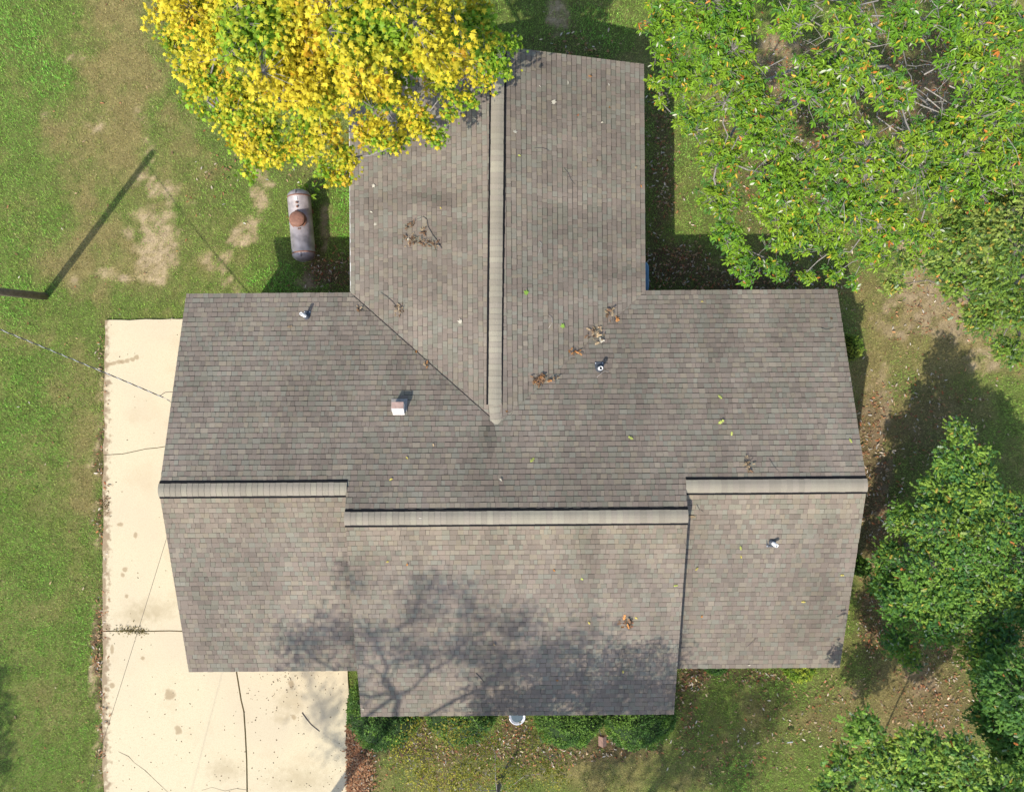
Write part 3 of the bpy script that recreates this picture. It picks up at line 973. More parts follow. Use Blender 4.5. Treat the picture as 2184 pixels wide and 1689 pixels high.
    if rosette:
        j = np.tile(np.arange(nl), len(t))
        az = j*2*math.pi/nl + np.repeat(rg.uniform(0,6.28,len(t)), nl) + rg.normal(0,.18,n)
        pos = t[tip] + rg.normal(0,.012,(n,3))
        tl = rg.normal(droop, .28, n)
        # tilt the whole rosette
        roll = rg.normal(0,.35,n)
        back = rg.random(n) < .22
        pos = np.where(back[:,None], pos - dv[tip]*rg.uniform(.05,.22,n)[:,None], pos)
        tl = np.where(back, rg.normal(.3,.5,n), tl)
    else:
        az = out_az + rg.normal(0,1.15,n)
        pos = t[tip] + rg.normal(0,spread,(n,3))*np.array([1,1,.55]) - dv[tip]*rg.uniform(0,spread*1.2,n)[:,None]
        tl = rg.normal(droop,.42,n)
        roll = rg.normal(0,.5,n)
    size = leaf_size*np.clip(rg.normal(1,.22,n),.5,1.6)
    M = frames(az, tl, roll, size)
    cols = np.clip(colf(rg, pos, tip, t, dv, rho), .004, .9)
    if singles:
        cr = bpy.data.objects.new("crown", bpy.data.meshes.new("crown")); COL.objects.link(cr); cr.parent = root
        rest = single_leaves(kind, M, pos, cols, B, cr, mat)
        cr.data = leaf_mesh("crown", kind, M[rest], pos[rest]-B, cols[rest]); cr.data.materials.append(mat)
    else:
        cr = link("crown", leaf_mesh("crown", kind, M, pos-B, cols), mat, root)
    cr["kind"] = "stuff"
    return root

def jit(rg, base, n, a=.16, b=.10):
    return base*(1+rg.normal(0,a,(n,1)))*(1+rg.normal(0,b,(n,3)))

def col_maple(rg, pos, tip, t, dv, rho):
    n = len(pos)
    tn = noise3(t, 1.0, 3)
    up = np.clip(dv[:,2], -1, 1)
    tr = (smooth(.53,.88, rho + 1.0*(tn-.5) + .08*up + rg.normal(0,.035,len(t))))[tip]
    tr = np.clip(tr + rg.normal(0,.09,n), 0, 1)
    gr = np.array([.205,.385,.028]); ye = np.array([.66,.545,.036]); orr = np.array([.62,.37,.03])
    c = gr*(1-tr[:,None]) + ye*tr[:,None]
    o = (rg.random(len(t)) < .07)[tip] & (rg.random(n) < .7) & (tr > .5)
    c = np.where(o[:,None], orr, c)
    return c*(1+rg.normal(0,.15,(n,1)))

def col_whorl(rg, pos, tip, t, dv, rho):
    n = len(pos)
    a = np.array([.150,.315,.022]); b = np.array([.250,.390,.030]); d = np.array([.075,.180,.030])
    k = smooth(.35,.65,noise3(t,1.1,21))[tip]
    c = a*(1-k[:,None])+b*k[:,None]
    k2 = (rg.random(len(t)) < .22)[tip]
    c = np.where(k2[:,None], d*1.3, c)
    yl = rg.random(n) < .03
    c = np.where(yl[:,None], np.array([.62,.42,.05]), c)
    og = (rg.random(n) < .003) | ((rg.random(len(t)) < .012)[tip] & (rg.random(n) < .5))
    c = np.where(og[:,None], np.array([.62,.23,.05]), c)
    br = rg.random(n) < .02
    c = np.where(br[:,None], np.array([.55,.58,.42]), c)
    return c*(1+rg.normal(0,.18,(n,1)))

def mk_oak(a, b, d, yf=.02, of=.006):
    a, b, d = map(np.array, (a, b, d))
    def f(rg, pos, tip, t, dv, rho):
        n = len(pos)
        k = smooth(.38,.62,noise3(t,1.3,33))[tip]
        c = a*(1-k[:,None])+b*k[:,None]
        k2 = (rg.random(len(t)) < .36)[tip]
        c = np.where(k2[:,None], d, c)
        c = np.where((rg.random(n) < yf)[:,None], np.array([.50,.38,.07]), c)
        c = np.where((rg.random(n) < of)[:,None], np.array([.5,.17,.05]), c)
        c = np.where((rg.random(n) < .03)[:,None], np.array([.33,.42,.26]), c)
        return c*(1+rg.normal(0,.18,(n,1)))
    return f

maple_lobes = [(455,50,7.5,.85),(440,165,6.2,.52),(560,60,8.5,1.1),(520,215,6.2,.72),(560,290,5.2,.55),(545,335,4.7,.26),(470,235,5.4,.3),
    (660,150,8,1.1),(660,285,5.6,.6),(735,335,4.9,.36),(735,375,4.6,.16),(790,60,9,1.1),(790,190,7,.9),(800,285,5.5,.42),(900,60,8.5,1.0),(890,165,6.6,.8),
    (885,255,5.1,.36),(925,285,4.8,.18),(840,310,4.9,.15),(500,275,5.2,.26),(515,305,4.9,.22),(527,370,4.5,.15),(425,235,5.4,.17),(580,335,4.8,.24),(620,325,4.9,.24),(708,372,4.6,.16),(940,300,4.7,.12),(1005,215,5.1,.16),(1030,170,5.3,.2),(860,300,4.8,.15),(960,240,5.0,.14),(385,150,6.2,.16),(405,205,5.8,.18),(975,90,7.2,.75),(1020,55,7,.5),(955,170,5.8,.5),(1040,125,5.8,.42),(1090,92,5.5,.2),(400,20,7,.62),(1070,150,5.4,.2),
    (370,90,6.6,.25),(690,360,4.9,.2),(985,210,5.2,.2),
    (700,-200,9.3,1.4,.6),(500,-150,8.5,1.3,.6),(900,-200,9,1.4,.6),(1000,-120,7.5,.9,.6),('w',-3.2,10.2,9,1.6,.35),('w',-5.8,10.6,7.8,1.5,.35),('w',-1.2,10.8,7.8,1.5,.35),('w',-3.5,12.4,7.8,1.6,.3)]
tree("maple_tree", (-3.6, 9.8), 3.6, maple_lobes, 'maple', .076, 13, 135, col_maple,
     "large maple tree with golden yellow and green leaves overhanging the roof's back corner", "tree", 11, trunk_r=.2, spread=.10, outer_gap=.555, hole=.40, droop=.45, limb_r=.026, bark=M_bark_mid)

whorl_lobes = [(1425,50,6.5,.55),(1420,120,6,.36),(1455,170,6,.48),(1480,255,5.8,.42),(1540,330,5.8,.5),(1535,420,5.4,.46),(1550,500,5.0,.38),(1575,555,4.8,.32),(1630,545,5,.42),(1592,598,4.5,.17),
    (1395,180,5.2,.16),(1410,215,5.1,.14),(1530,60,7.4,.8),(1560,180,7.0,.7),(1625,270,7,.62),(1680,380,6.6,.72),(1700,490,5.8,.6),(1770,540,5.4,.42),(1650,440,6,.5),(1660,575,4.8,.24),(1720,590,4.7,.2),(1780,590,4.7,.2),(1815,600,4.6,.18),
    (1790,310,7.5,.7),(1800,430,6.8,.7),(1880,360,7,.62),(1880,470,6.2,.6),(1740,180,8,.6),(1830,160,8.5,.45),(1900,200,8.4,.4),(1810,60,8.6,.4),(1690,40,8.2,.4),(1920,60,8.4,.45),
    (2050,290,7,.6),(2110,220,7.5,.6),(2060,130,8,.5),(2130,60,8.2,.7),(1990,380,6.5,.6),(2080,380,6.6,.6),(2170,330,7,.7),(1960,300,7.2,.4),(2040,40,8.3,.5),(1960,500,5.6,.4),(1860,540,5.3,.35),
    (1800,-150,8.5,1.2,.5),(2000,-150,8,1.3,.5),(1600,-120,8,1.1,.5),('w',8.5,9.5,8,1.5,.3),('w',6.5,10,7.5,1.4,.3)]
tree("broadleaf_tree", (7.2, 7.5), 4.2, whorl_lobes, 'lance', .094, 9, 150, col_whorl,
     "sprawling tree with whorls of long light green leaves and bare grey inner branches", "tree", 21, trunk_r=.15, spread=.06, droop=.28, rosette=True,
     bark=M_bark_mid, limb_r=.017, twig_r=.006, flat=.5, extra_twigs=6, hole=.36)

def low(L, k):
    """the same crown read from the photo, standing lower (and so a little larger)"""
    return [l if l[0] == 'w' else (l[0], l[1], l[2]*k, l[3]*(CH-l[2]*k)/(CH-l[2])) + tuple(l[4:]) for l in L]
oak_a = mk_oak((.20,.32,.045),(.31,.39,.08),(.10,.19,.04),.04,.006)
tree("oak_tree", (12.6, 3.0), 2.6, [(2050,500,5.5,.6),(2130,470,6,.7),(2110,590,5,.5),(2010,560,4.8,.36),(2090,675,4.6,.4),(2145,740,4.3,.3),(2180,650,5,.5),(2165,760,4.2,.18),(2200,500,6.5,.9),(2035,610,4.5,.25),(2040,430,5.6,.4),
     (1930,560,4.6,.25),(1905,610,4.4,.2),('w',11.8,3.4,6.8,1.3,.5),('w',13.5,4,6.5,1.4,.4),('w',13.4,1.6,6,1.2,.4)], 'oak', .096, 14, 130, oak_a,
     "pale green oak tree at the right edge beside the tan dirt patch", "tree", 31, spread=.10, limb_r=.024)

oak_b = mk_oak((.145,.300,.045),(.26,.39,.055),(.08,.20,.05),.015,.004)
tree("oak_tree", (11.2, -4.3), 1.1, low([(2045,925,4.7,.25),(2025,985,4.8,.33),(2085,985,4.8,.3),(1985,1045,4.6,.34),(2080,1050,4.9,.58),(1925,1105,4.2,.34),(2000,1130,4.9,.62),(1895,1190,3.8,.34),(1980,1230,5.0,.72),(2080,1160,5.0,.78),
     (2100,1270,4.9,.78),(1920,1290,4.5,.42),(2000,1330,5,.5),(1915,1370,3.8,.3),(2110,1380,4.8,.62),(2150,1120,4.9,.62),(2180,1250,5,.82),(1945,1405,3.7,.2),(1890,1245,3.9,.3),(1870,1255,3.5,.16),('w',12.0,-3.9,3.2,1.1,.4),('w',13.0,-4.8,3.2,1.2,.4)], .66),
     'oak', .098, 15, 140, oak_b, "dark green oak tree close by the house's right front corner", "tree", 41, spread=.10, limb_r=.022, trunk_r=.11, hole=.38)
oak_c = mk_oak((.12,.26,.045),(.20,.33,.055),(.07,.17,.045),.015,.006)
tree("oak_tree", (13.4, -8.6), 1.4, low([(2140,1450,5.3,.5),(2110,1520,4.8,.45),(2170,1570,5,.6),(2160,1640,5,.5),(2100,1440,4.5,.3),(2190,1480,6,.8),('w',12.6,-8.2,6.2,1.1,.6),('w',14,-9,6.5,1.4,.4),('w',13,-10,6,1.2,.4)], .8),
     'oak', .106, 15, 130, oak_c, "deep green shaded oak tree low at the right edge below the bright oak", "tree", 51, spread=.11, limb_r=.022, trunk_r=.12)
oak_d = mk_oak((.18,.33,.045),(.28,.40,.06),(.10,.22,.045),.02,.004)
tree("oak_tree", (9.6, -11.2), 1.8, [(1840,1555,5.1,.33),(1795,1635,4.8,.32),(1880,1630,5.0,.5),(1960,1595,5.3,.42),(1775,1685,4.4,.32),(1950,1690,5.0,.6),(2045,1630,5.4,.52),(2050,1720,5.3,.65),(1880,1740,4.4,.65),(2130,1690,5,.5),(1990,1800,4.6,.9,.8),(1850,1830,3.8,.7,.8),('w',9.8,-9.9,3.6,.8),('w',9.2,-9.0,3.3,.5),('w',10.4,-9.0,3.6,.6)],
     'oak', .108, 14, 140, oak_d, "light green oak tree in the bottom right of the lawn", "tree", 61, spread=.11, limb_r=.02, trunk_r=.09)

# front ornamental tree, thin and nearly bare
def col_sap(rg, pos, tip, t, dv, rho):
    n = len(pos)
    k = rg.random(n)[:,None]
    return (np.array([.26,.29,.045])*(1-k)+np.array([.42,.37,.06])*k)*(1+rg.normal(0,.2,(n,1)))
tree("ornamental_tree", (-.38, -10.9), 1.0, [(880,1560,2.0,.4,.8),(960,1560,2.4,.45),(1040,1580,2.6,.42,.8),(1130,1575,2.4,.4,.7),(1000,1640,3.2,.7,.9),(1100,1650,3.2,.6,.7),(1180,1640,2.6,.5,.8),(900,1640,2.7,.55),(850,1610,2.0,.35,.7),(980,1510,2.0,.25,.7),(960,1690,3.2,.6),
     ('w',.2,-10.2,4.6,.9,.8),('w',-.9,-10.5,5.6,1.0,.9),('w',.2,-10.0,7.2,1.1,1.1),('w',-1.2,-9.9,7.4,.9,1.1),('w',.9,-10.2,8.0,.9,1.1)],
     'oval', .06, 7, 80, col_sap, "slim ornamental tree with sparse yellow green leaves before the front shrubs", "tree", 71, trunk_r=.07, spread=.10, limb_r=.009, twig_r=.0035, bark=M_bark_mid, flat=.6)

# shade trees standing outside the picture
shade = mk_oak((.08,.17,.035),(.13,.22,.04),(.05,.12,.03))
def wlobes(shx, shy, h, r_, dn=1.0, zr=3.2):
    """a crown lobe at height h (m) that shades the roof or ground at plan position shx, shy"""
    return ('w', shx-SDX*(h-zr), shy-SDY*(h-zr), h, r_, dn)
H1 = 2.2
S1 = [wlobes(x_, y_, h_+H1, r_, d_) for x_, y_, h_, r_, d_ in ((-5.2,-6.2,10.0,.75,1.0),(-4.7,-5.3,10.6,.6,.8),(-4.3,-5.9,11,.85,.8),(-3.1,-5.3,11.8,.95,.9),(-2.0,-4.8,12.4,.9,.8),(-.8,-4.6,12.0,.8,.8),(.2,-5.2,11.0,.8,.8),
      (-2.6,-6.2,10.4,.9,.85),(-1.2,-6.0,11.2,.9,.8),(-3.6,-4.1,12.2,.6,.6),(-1.5,-3.9,12.9,.5,.5),(-5.6,-7.4,9.4,.7,.6),(-4.1,-7.2,9.5,.7,.7),(-.3,-6.7,10.2,.9,.8),(.9,-6.2,10.6,.8,.7),(1.9,-5.7,11,.6,.6),(-2.9,-7.4,9.8,.7,.5))]
S1 += [wlobes(-5.3,-8.8,13.4,.7,.7,0), wlobes(-4.7,-9.8,13.0,.6,.6,0), wlobes(-3.0,-9.9,13.2,.7,.5,0), wlobes(-5.8,-7.6,13.6,.5,.5,0)]
tree("shade_tree", (-6.5, -13.5), 9.6, S1, 'oak', .10, 9, 44, shade, "tall shade tree before the house whose branching shadow falls on the front roof", "tree", 81,
     singles=False, limb_r=.05, trunk_r=.14, spread=.26, hole=.455)
S2 = [wlobes(1.6,-6.6,9.4,.9,.9), wlobes(2.8,-6.9,10,.9,.8), wlobes(.9,-7.3,8.8,.8,1.0), wlobes(3.6,-7.4,9.6,.8,.7), wlobes(2.4,-5.6,10.6,.6,.5), wlobes(3.3,-6.0,10.4,.5,.5), wlobes(.4,-7.9,9.2,.9,1.0), wlobes(1.8,-7.7,9.4,.9,1.0), wlobes(3.0,-7.9,9.6,.8,.9), wlobes(-.8,-8.0,9.4,.7,.8),
      wlobes(4.6,-8.4,9,.8,.7,0), wlobes(6.0,-9.3,9.4,1.0,.7,0), wlobes(4.8,-10.2,8.6,.9,.7,0), wlobes(6.2,-10.8,8.6,.9,.6,0),
      wlobes(2.6,-10.4,8.4,.9,.6,0), wlobes(3.6,-9.8,9,.6,.5,0), wlobes(5.2,-9.2,11.4,.9,.9,0), wlobes(6.6,-9.7,11.2,.9,.9,0), wlobes(5.7,-10.5,11,.9,.8,0), wlobes(4.4,-10.9,10.8,.8,.7,0), wlobes(7.2,-8.6,11.6,.7,.8,0), wlobes(6.3,-8.2,11.8,.6,.6,0), wlobes(2.6,-10.0,10.6,.7,.6,0), wlobes(5.4,-7.6,9.8,.5,.5,0)]
tree("shade_tree", (1.2, -15.4), 6.2, S2, 'oak', .13, 9, 44, shade, "broad shade tree beyond the front lawn shading the lower right grass", "tree", 91,
     singles=False, limb_r=.045, trunk_r=.16, spread=.26, hole=.465)
tree("shade_tree", (-19.3, -16.6), 5.5, [('w',-20.2,-16.4,9,1.3),('w',-19.3,-16.9,8.6,.8),('w',-20.6,-17.2,8.6,1.2),('w',-20.2,-15.8,10,.9)],
     'oak', .16, 8, 30, shade, "shade tree past the lawn's lower left corner", "tree", 101, singles=False, limb_r=.06, trunk_r=.2)

# ------------------------------------------------------------------ shrubs
def shrub(name, x, y, rx, ry, h, n, size, c1, c2, label, seed, kind='oval', lobes=0, group=None, zb=0.0, single=60):
    rg = np.random.default_rng(seed)
    root = thing(name, (x, y, zb), label, "shrub", group)
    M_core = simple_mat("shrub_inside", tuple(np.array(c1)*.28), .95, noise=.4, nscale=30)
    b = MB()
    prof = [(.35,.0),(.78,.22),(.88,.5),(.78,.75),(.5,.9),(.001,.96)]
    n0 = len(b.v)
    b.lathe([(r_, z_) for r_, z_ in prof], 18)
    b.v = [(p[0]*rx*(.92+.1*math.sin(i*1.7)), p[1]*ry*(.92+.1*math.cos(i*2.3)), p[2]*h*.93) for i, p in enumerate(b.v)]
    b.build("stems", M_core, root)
    v = rg.normal(size=(n,3)); v /= np.linalg.norm(v,axis=1)[:,None]; v[:,2] = np.abs(v[:,2])
    bulge = 1 + .16*(fbm(v[:,0]*3+seed, v[:,1]*3+v[:,2], 1.3, 3, seed)-.5)*2
    rr = (.88+.14*rg.random(n))*bulge
    zz = .12 + .86*v[:,2]
    k = np.sqrt(np.clip(1-(zz*1.02-.35).clip(0)**2/.55, .02, 1))
    hor = np.hypot(v[:,0], v[:,1])+1e-6
    # superellipse dome
    e = 2.15
    s_ = (hor**e + v[:,2]**e)**(-1/e)
    pos = np.stack([v[:,0]*s_*rr*rx, v[:,1]*s_*rr*ry, v[:,2]*s_*rr*h*.92 + .06*h], 1)
    az = np.arctan2(v[:,1], v[:,0]) + rg.normal(0,1.0,n)
    M = frames(az, rg.normal(.05,.55,n), rg.normal(0,.6,n), size*np.clip(rg.normal(1,.25,n),.5,1.7))
    t = smooth(.35,.65, fbm(pos[:,0]*4, pos[:,1]*4+pos[:,2], 1.2, 2, seed+4))
    c_ = np.array(c1)*(1-t[:,None])+np.array(c2)*t[:,None]
    c_ = np.clip(c_*(1+rg.normal(0,.22,(n,1))), .005,.8)
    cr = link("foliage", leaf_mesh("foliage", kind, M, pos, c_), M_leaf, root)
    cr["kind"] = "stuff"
    return root
gA, gB = (.075,.165,.035), (.17,.30,.05)
bush_lab = ["round clipped green shrub at the driveway corner under the front eave", "round clipped green shrub behind the sparse ornamental tree",
            "round clipped green shrub just right of the white birdbath", "round clipped green shrub at the right end of the front row by the birdhouse"]
for i, (u, v, rx, ry) in enumerate(((815,1526,1.03,1.0),(984,1522,1.02,.95),(1212,1530,.97,.92),(1364,1530,1.03,.95))):
    x, y, _ = P(u, v, .6)
    shrub("round_shrub", x, y, rx, ry, 1.15, 9000, .055, gA, gB, bush_lab[i], 200+i, group="clipped shrubs along the front eave")
for (u, v, h, rx, ry, n, sz, c1, c2, lab, nm) in (
    (1709,1420,.9,.42,.50,2200,.06,(.16,.28,.03),(.36,.42,.05),"yellow green shrub under the right front eave","leafy_shrub"),
    (1528,1424,.5,.32,.22,900,.05,(.07,.16,.03),(.11,.22,.04),"small dark green shrub at the foot of the right front wall","leafy_shrub"),
    (1812,742,1.6,.20,.42,1500,.06,(.13,.22,.03),(.26,.33,.05),"narrow light green shrub against the right end wall","leafy_shrub"),
    (1834,1208,1.3,.22,.28,900,.07,(.09,.19,.03),(.16,.28,.04),"small green shrub at the house's right end beside the dark oak","leafy_shrub")):
    x, y, _ = P(u, v, h*.6)
    shrub(nm, x, y, rx, ry, h, n, sz, c1, c2, lab, int(u), group=None)

def sprig(name, x, y, label, seed, n=26, L=.2, c1=(.17,.34,.03), c2=(.30,.42,.04), spread=.22, cat="plant", kind='lance', h=.45, z0=0):
    rg = np.random.default_rng(seed)
    root = thing(name, (x, y, z0), label, cat)
    b = MB()
    P_ = []; A_ = []
    for s in range(max(3, n//7)):
        an = rg.uniform(0,6.28); r_ = spread*rg.uniform(.3,1)
        e = (math.cos(an)*r_, math.sin(an)*r_, h*rg.uniform(.6,1.1))
        b.tube([(0,0,-.02),(e[0]*.4,e[1]*.4,e[2]*.6),e], [.008,.006,.003], 4)
        for k in range(7):
            t = .45+.55*k/6
            P_.append((e[0]*t,e[1]*t,e[2]*(.25+.75*t))); A_.append(an+rg.normal(0,1.0))
    b.build("stem", M_bark, root)
    P_ = np.array(P_); A_ = np.array(A_); m = len(P_)
    M = frames(A_, rg.normal(.3,.3,m), rg.normal(0,.3,m), L*rg.uniform(.7,1.2,m))
    k = rg.random(m)[:,None]
    c_ = np.array(c1)*(1-k)+np.array(c2)*k
    meshes = {}
    for i in range(m):
        bk = int(k[i,0]*4)
        if bk not in meshes:
            me = mesh_np("leaf", TPL[kind][0], TPL[kind][1], 3, np.tile(c_[i],(len(TPL[kind][0]),1))); me.materials.append(M_leaf); meshes[bk] = me
        o = bpy.data.objects.new("leaf", meshes[bk]); COL.objects.link(o); o.parent = root
        o.matrix_local = Matrix([list(M[i][r_])+[P_[i][r_]] for r_ in range(3)]+[[0,0,0,1]])
    return root
x, y, _ = P(657, 404, .5)
sprig("weed_plant", x, y, "bright green leafy weed at the upper end of the propane tank", 5, 63, .17, spread=.26, h=.62)

# ------------------------------------------------------------------ propane tank
M_tank = simple_mat("weathered_silver_paint", (.37,.33,.33), .5, metal=.15, spec=.45, noise=.42, nscale=4.5, bump=.2)
M_rust = simple_mat("rusty_brown_paint", (.24,.115,.075), .65, noise=.3, nscale=16, bump=.2)
M_plate = simple_mat("white_plate", (.7,.7,.68), .5, noise=.15)
tx, ty, _ = P(642.5, 481, .52)
tank = thing("propane_tank", (tx, ty, 0), "weathered silver propane tank with a rusty brown lid on the side lawn", "propane tank", rz=R(4.9))
RR, HL, TZ = .315, .80, .50
b = MB()
prof = []
for k in range(9):
    a = math.pi/2*k/8; prof.append((max(.0005,RR*math.sin(a)), -HL-.20*math.cos(a)))
prof += [(RR,-HL+.01),(RR+.004,-HL+.012),(RR+.004,-HL+.03),(RR,-HL+.032),(RR,0),(RR,HL-.032),(RR+.004,HL-.03),(RR+.004,HL-.012),(RR,HL-.01)]
for k in range(8,-1,-1):
    a = math.pi/2*k/8; prof.append((max(.0005,RR*math.sin(a)), HL+.20*math.cos(a)))
b.lathe(prof[::-1], 40, (0,0,TZ), M=Matrix.Rotation(-math.pi/2, 3, 'X'))
shell = b.build("shell", M_tank, tank)
b = MB()
b.lathe([(.205,-.06),(.205,.055),(.21,.06),(.215,.075),(.20,.10),(.15,.125),(.08,.138),(.001,.142)], 32, (0,.09,TZ+RR), smooth=True)
lid = b.build("lid", M_rust, tank)
b = MB(); b.box(-.03,.03,.285,.33,TZ+RR-.01,TZ+RR+.05); b.build("hinge", M_rust, lid)
for sx in (-.022,.022):
    b = MB(); b.lathe([(.016,-.01),(.016,.02),(.001,.02)], 10, (sx+.02,-.165,TZ+RR)); b.build("bolt", M_rust, tank)
b = MB(); b.box(-.045,.035,.62,.72,TZ+RR-.012,TZ+RR+.012); b.build("name_plate", M_plate, tank)
for (x_, y_, s_) in ((.0,.555,.02),(.03,.548,.022),(.02,.44,.03)):
    b = MB(); b.lathe([(s_,-.01),(s_,.03),(s_*.5,.05),(.001,.05)], 10, (x_,y_,TZ+RR)); b.build("fitting", M_rust, tank)
for y_ in (-.78, .78):
    b = MB(); b.lathe([(RR+.001,-.02),(RR+.006,-.016),(RR+.006,.016),(RR+.001,.02)][::-1], 40, (0,y_,TZ), M=Matrix.Rotation(-math.pi/2, 3, 'X')); b.build("weld_band", M_rust, tank)
b = MB(); b.lathe([(.235,-.05),(.235,-.028),(.20,-.02)], 32, (0,.09,TZ+RR)); b.build("collar", M_rust, tank)
for y_ in (-.86,.86):
    b = MB(); b.box(-.006,.006,y_-.05,y_+.05,TZ+RR-.07,TZ+RR+.03); b.build("lifting_lug", M_tank, tank)
for sx in (-1,1):
    for sy in (-1,1):
        b = MB(); b.box(sx*.2-.03,sx*.2+.03,sy*.5-.05,sy*.5+.05,-.03,TZ-.22); b.build("leg", M_rust, tank)
b = MB(); b.tube([(-.18,.09,TZ+RR-.06),(-.30,.05,TZ+.12),(-.36,.0,.25),(-.42,-.03,-.02)], .008, 6); b.build("gas_line", M_galv, tank)

# ------------------------------------------------------------------ pole and cables
M_pole = simple_mat("weathered_pole_wood", (.17,.14,.105), .9, noise=.35, nscale=14, bump=.5)
px_, py_, _ = P(97, 632, 0)
pole = thing("utility_pole", (px_, py_, 0), "short weathered wooden utility pole on the left lawn", "utility pole")
b = MB(); b.tube([(0,.02,-.3),(0,-.15,2),(0,-.30,4),(0,-.44,5.95)], [.105,.10,.092,.085], 16); b.build("post", M_pole, pole)
b = MB(); b.lathe([(.02,0),(.035,.02),(.035,.06),(.02,.09),(.001,.09)], 10, (.10,-.42,5.45)); b.build("insulator", M_plate, pole)
M_cable_b = simple_mat("black_cable", (.03,.03,.03), .55)
M_cable_g = simple_mat("bare_grey_cable", (.38,.39,.40), .4, metal=.3)
A = Vector((px_+.10, py_-.42, 5.5))
wx, wy, wz = P(372, 858, 2.95)
Bp = Vector((wx, wy, wz))
drop = thing("service_cable", A, "twisted grey overhead service cable running from the pole to the house", "cable")
npt = 220
def drop_pt(t):
    p = A.lerp(Bp, t); p.z -= .16*4*t*(1-t); return p
for ph, mt, rd in ((0,M_cable_b,.008),(math.pi*.66,M_cable_b,.008),(math.pi*1.33,M_cable_g,.008)):
    b = MB(); pts = []
    for i in range(npt+1):
        t = i/npt; p = drop_pt(t*.955)
        a = t*2*math.pi*24+ph
        pts.append(p - A + Vector((math.cos(a)*.35, math.cos(a)*.8, math.sin(a)))*.009)
    b.tube(pts, rd*.85, 4); b.build("strand", mt, drop)
s_ = drop_pt(.94) - A
for pts in ([(0,0,0),(.16,.09,.04),(.30,.10,.0),(.45,.0,-.05)], [(.18,-.09,0),(.30,-.16,.02),(.38,-.34,0),(.42,-.50,-.05),(.55,-.62,-.1)]):
    b = MB(); b.tube([s_+Vector(p) for p in pts], .007, 5); b.build("drip_loop", M_cable_b, drop)
b = MB(); b.tube([drop_pt(.95)-A, drop_pt(1.0)-A, drop_pt(1.0)-A+Vector((.35,-.02,-.02))], .005, 5); b.build("clamp_wire", M_cable_g, drop)

p2 = Vector((-13.2, -21.0, 5.2))
pole2 = thing("utility_pole", (p2.x, p2.y, 0), "wooden utility pole past the lower left lawn carrying the thin telephone line", "utility pole")
b = MB(); b.tube([(0,0,-.3),(0,0,2),(0,0,4),(0,0,5.4)], [.11,.10,.095,.085], 12); b.build("post", M_pole, pole2)
a1 = Vector(P(350, 1090, 3.55)) + Vector((.25,.02,-.02))
line = thing("telephone_line", a1, "single thin dark telephone line slanting over the driveway", "cable")
b = MB(); b.tube([a1.lerp(p2, t)-a1-Vector((0,0,.25*4*t*(1-t))) for t in np.linspace(0,1,24)], .0045, 5); b.build("wire", M_cable_b, line)

# ------------------------------------------------------------------ small yard things
# birdbath
bx, by, _ = P(1103, 1527, .62)
bath = thing("birdbath", (bx, by, 0), "white round birdbath bowl half hidden under the front eave", "birdbath")
M_bath = simple_mat("glazed_white_bowl", (.66,.69,.74), .25, spec=.6, noise=.12, nscale=9)
b = MB(); b.lathe([(.02,.54),(.11,.55),(.18,.60),(.215,.655),(.226,.66),(.221,.668),(.198,.655),(.15,.615),(.08,.592),(.001,.588)], 36); b.build("bowl", M_bath, bath)
b = MB(); b.lathe([(.15,-.02),(.14,.04),(.07,.1),(.05,.3),(.06,.5),(.09,.55)], 20); b.build("pedestal", M_bath, bath)
b = MB(); b.lathe([(.165,.628),(.001,.6285)], 28); b.build("water", simple_mat("still_water",(.10,.14,.17),.08,spec=.7), bath)
# birdhouse
hx_, hy_, _ = P(1287, 1583, 1.45)
bh = thing("birdhouse", (hx_-.02, hy_+.02, 0), "small brown birdhouse with a pitched roof on a thin pale pole", "birdhouse")
M_bh = simple_mat("brown_cedar", (.27,.165,.125), .8, noise=.25, nscale=22, bump=.3)
b = MB(); b.box(-.06,.06,-.08,.08,1.25,1.42); b.build("box", M_bh, bh)
for sx in (-1, 1):
    b = MB()
    b.add([(0,-.135,1.50),(0,.135,1.50),(sx*.105,.125,1.40),(sx*.105,-.125,1.40),(0,-.135,1.485),(0,.135,1.485),(sx*.105,.125,1.385),(sx*.105,-.125,1.385)],
          [(0,1,2,3),(7,6,5,4),(0,4,5,1),(1,5,6,2),(2,6,7,3),(3,7,4,0)])
    b.build("roof_panel", M_bh, bh)
b = MB(); b.tube([(-.01,.05,-.1),(-.005,.03,.6),(0,0,1.26)], .007, 6); b.build("pole", M_galv, bh)
# yard sign
sx_, sy_, _ = P(1678, 1583, .3)
ys_ = thing("yard_sign", (sx_, sy_, 0), "small pale grey metal yard marker on a wire stake in the front lawn", "sign", rz=R(4))
b = MB()
b.add([(-.0,-.02,.30),(.17,-.02,.29),(.155,.045,.36),(.0,.045,.37),(-.0,-.015,.295),(.17,-.015,.285),(.155,.05,.355),(.0,.05,.365)],
      [(0,1,2,3),(7,6,5,4),(0,4,5,1),(1,5,6,2),(2,6,7,3),(3,7,4,0)])
b.build("panel", simple_mat("pale_grey_metal",(.42,.44,.46),.45,metal=.2,noise=.1), ys_)
b = MB(); b.tube([(-.008,.0,-.05),(-.008,.01,.2),(-.005,.02,.36)], .005, 5); b.build("stake", M_galv, ys_)
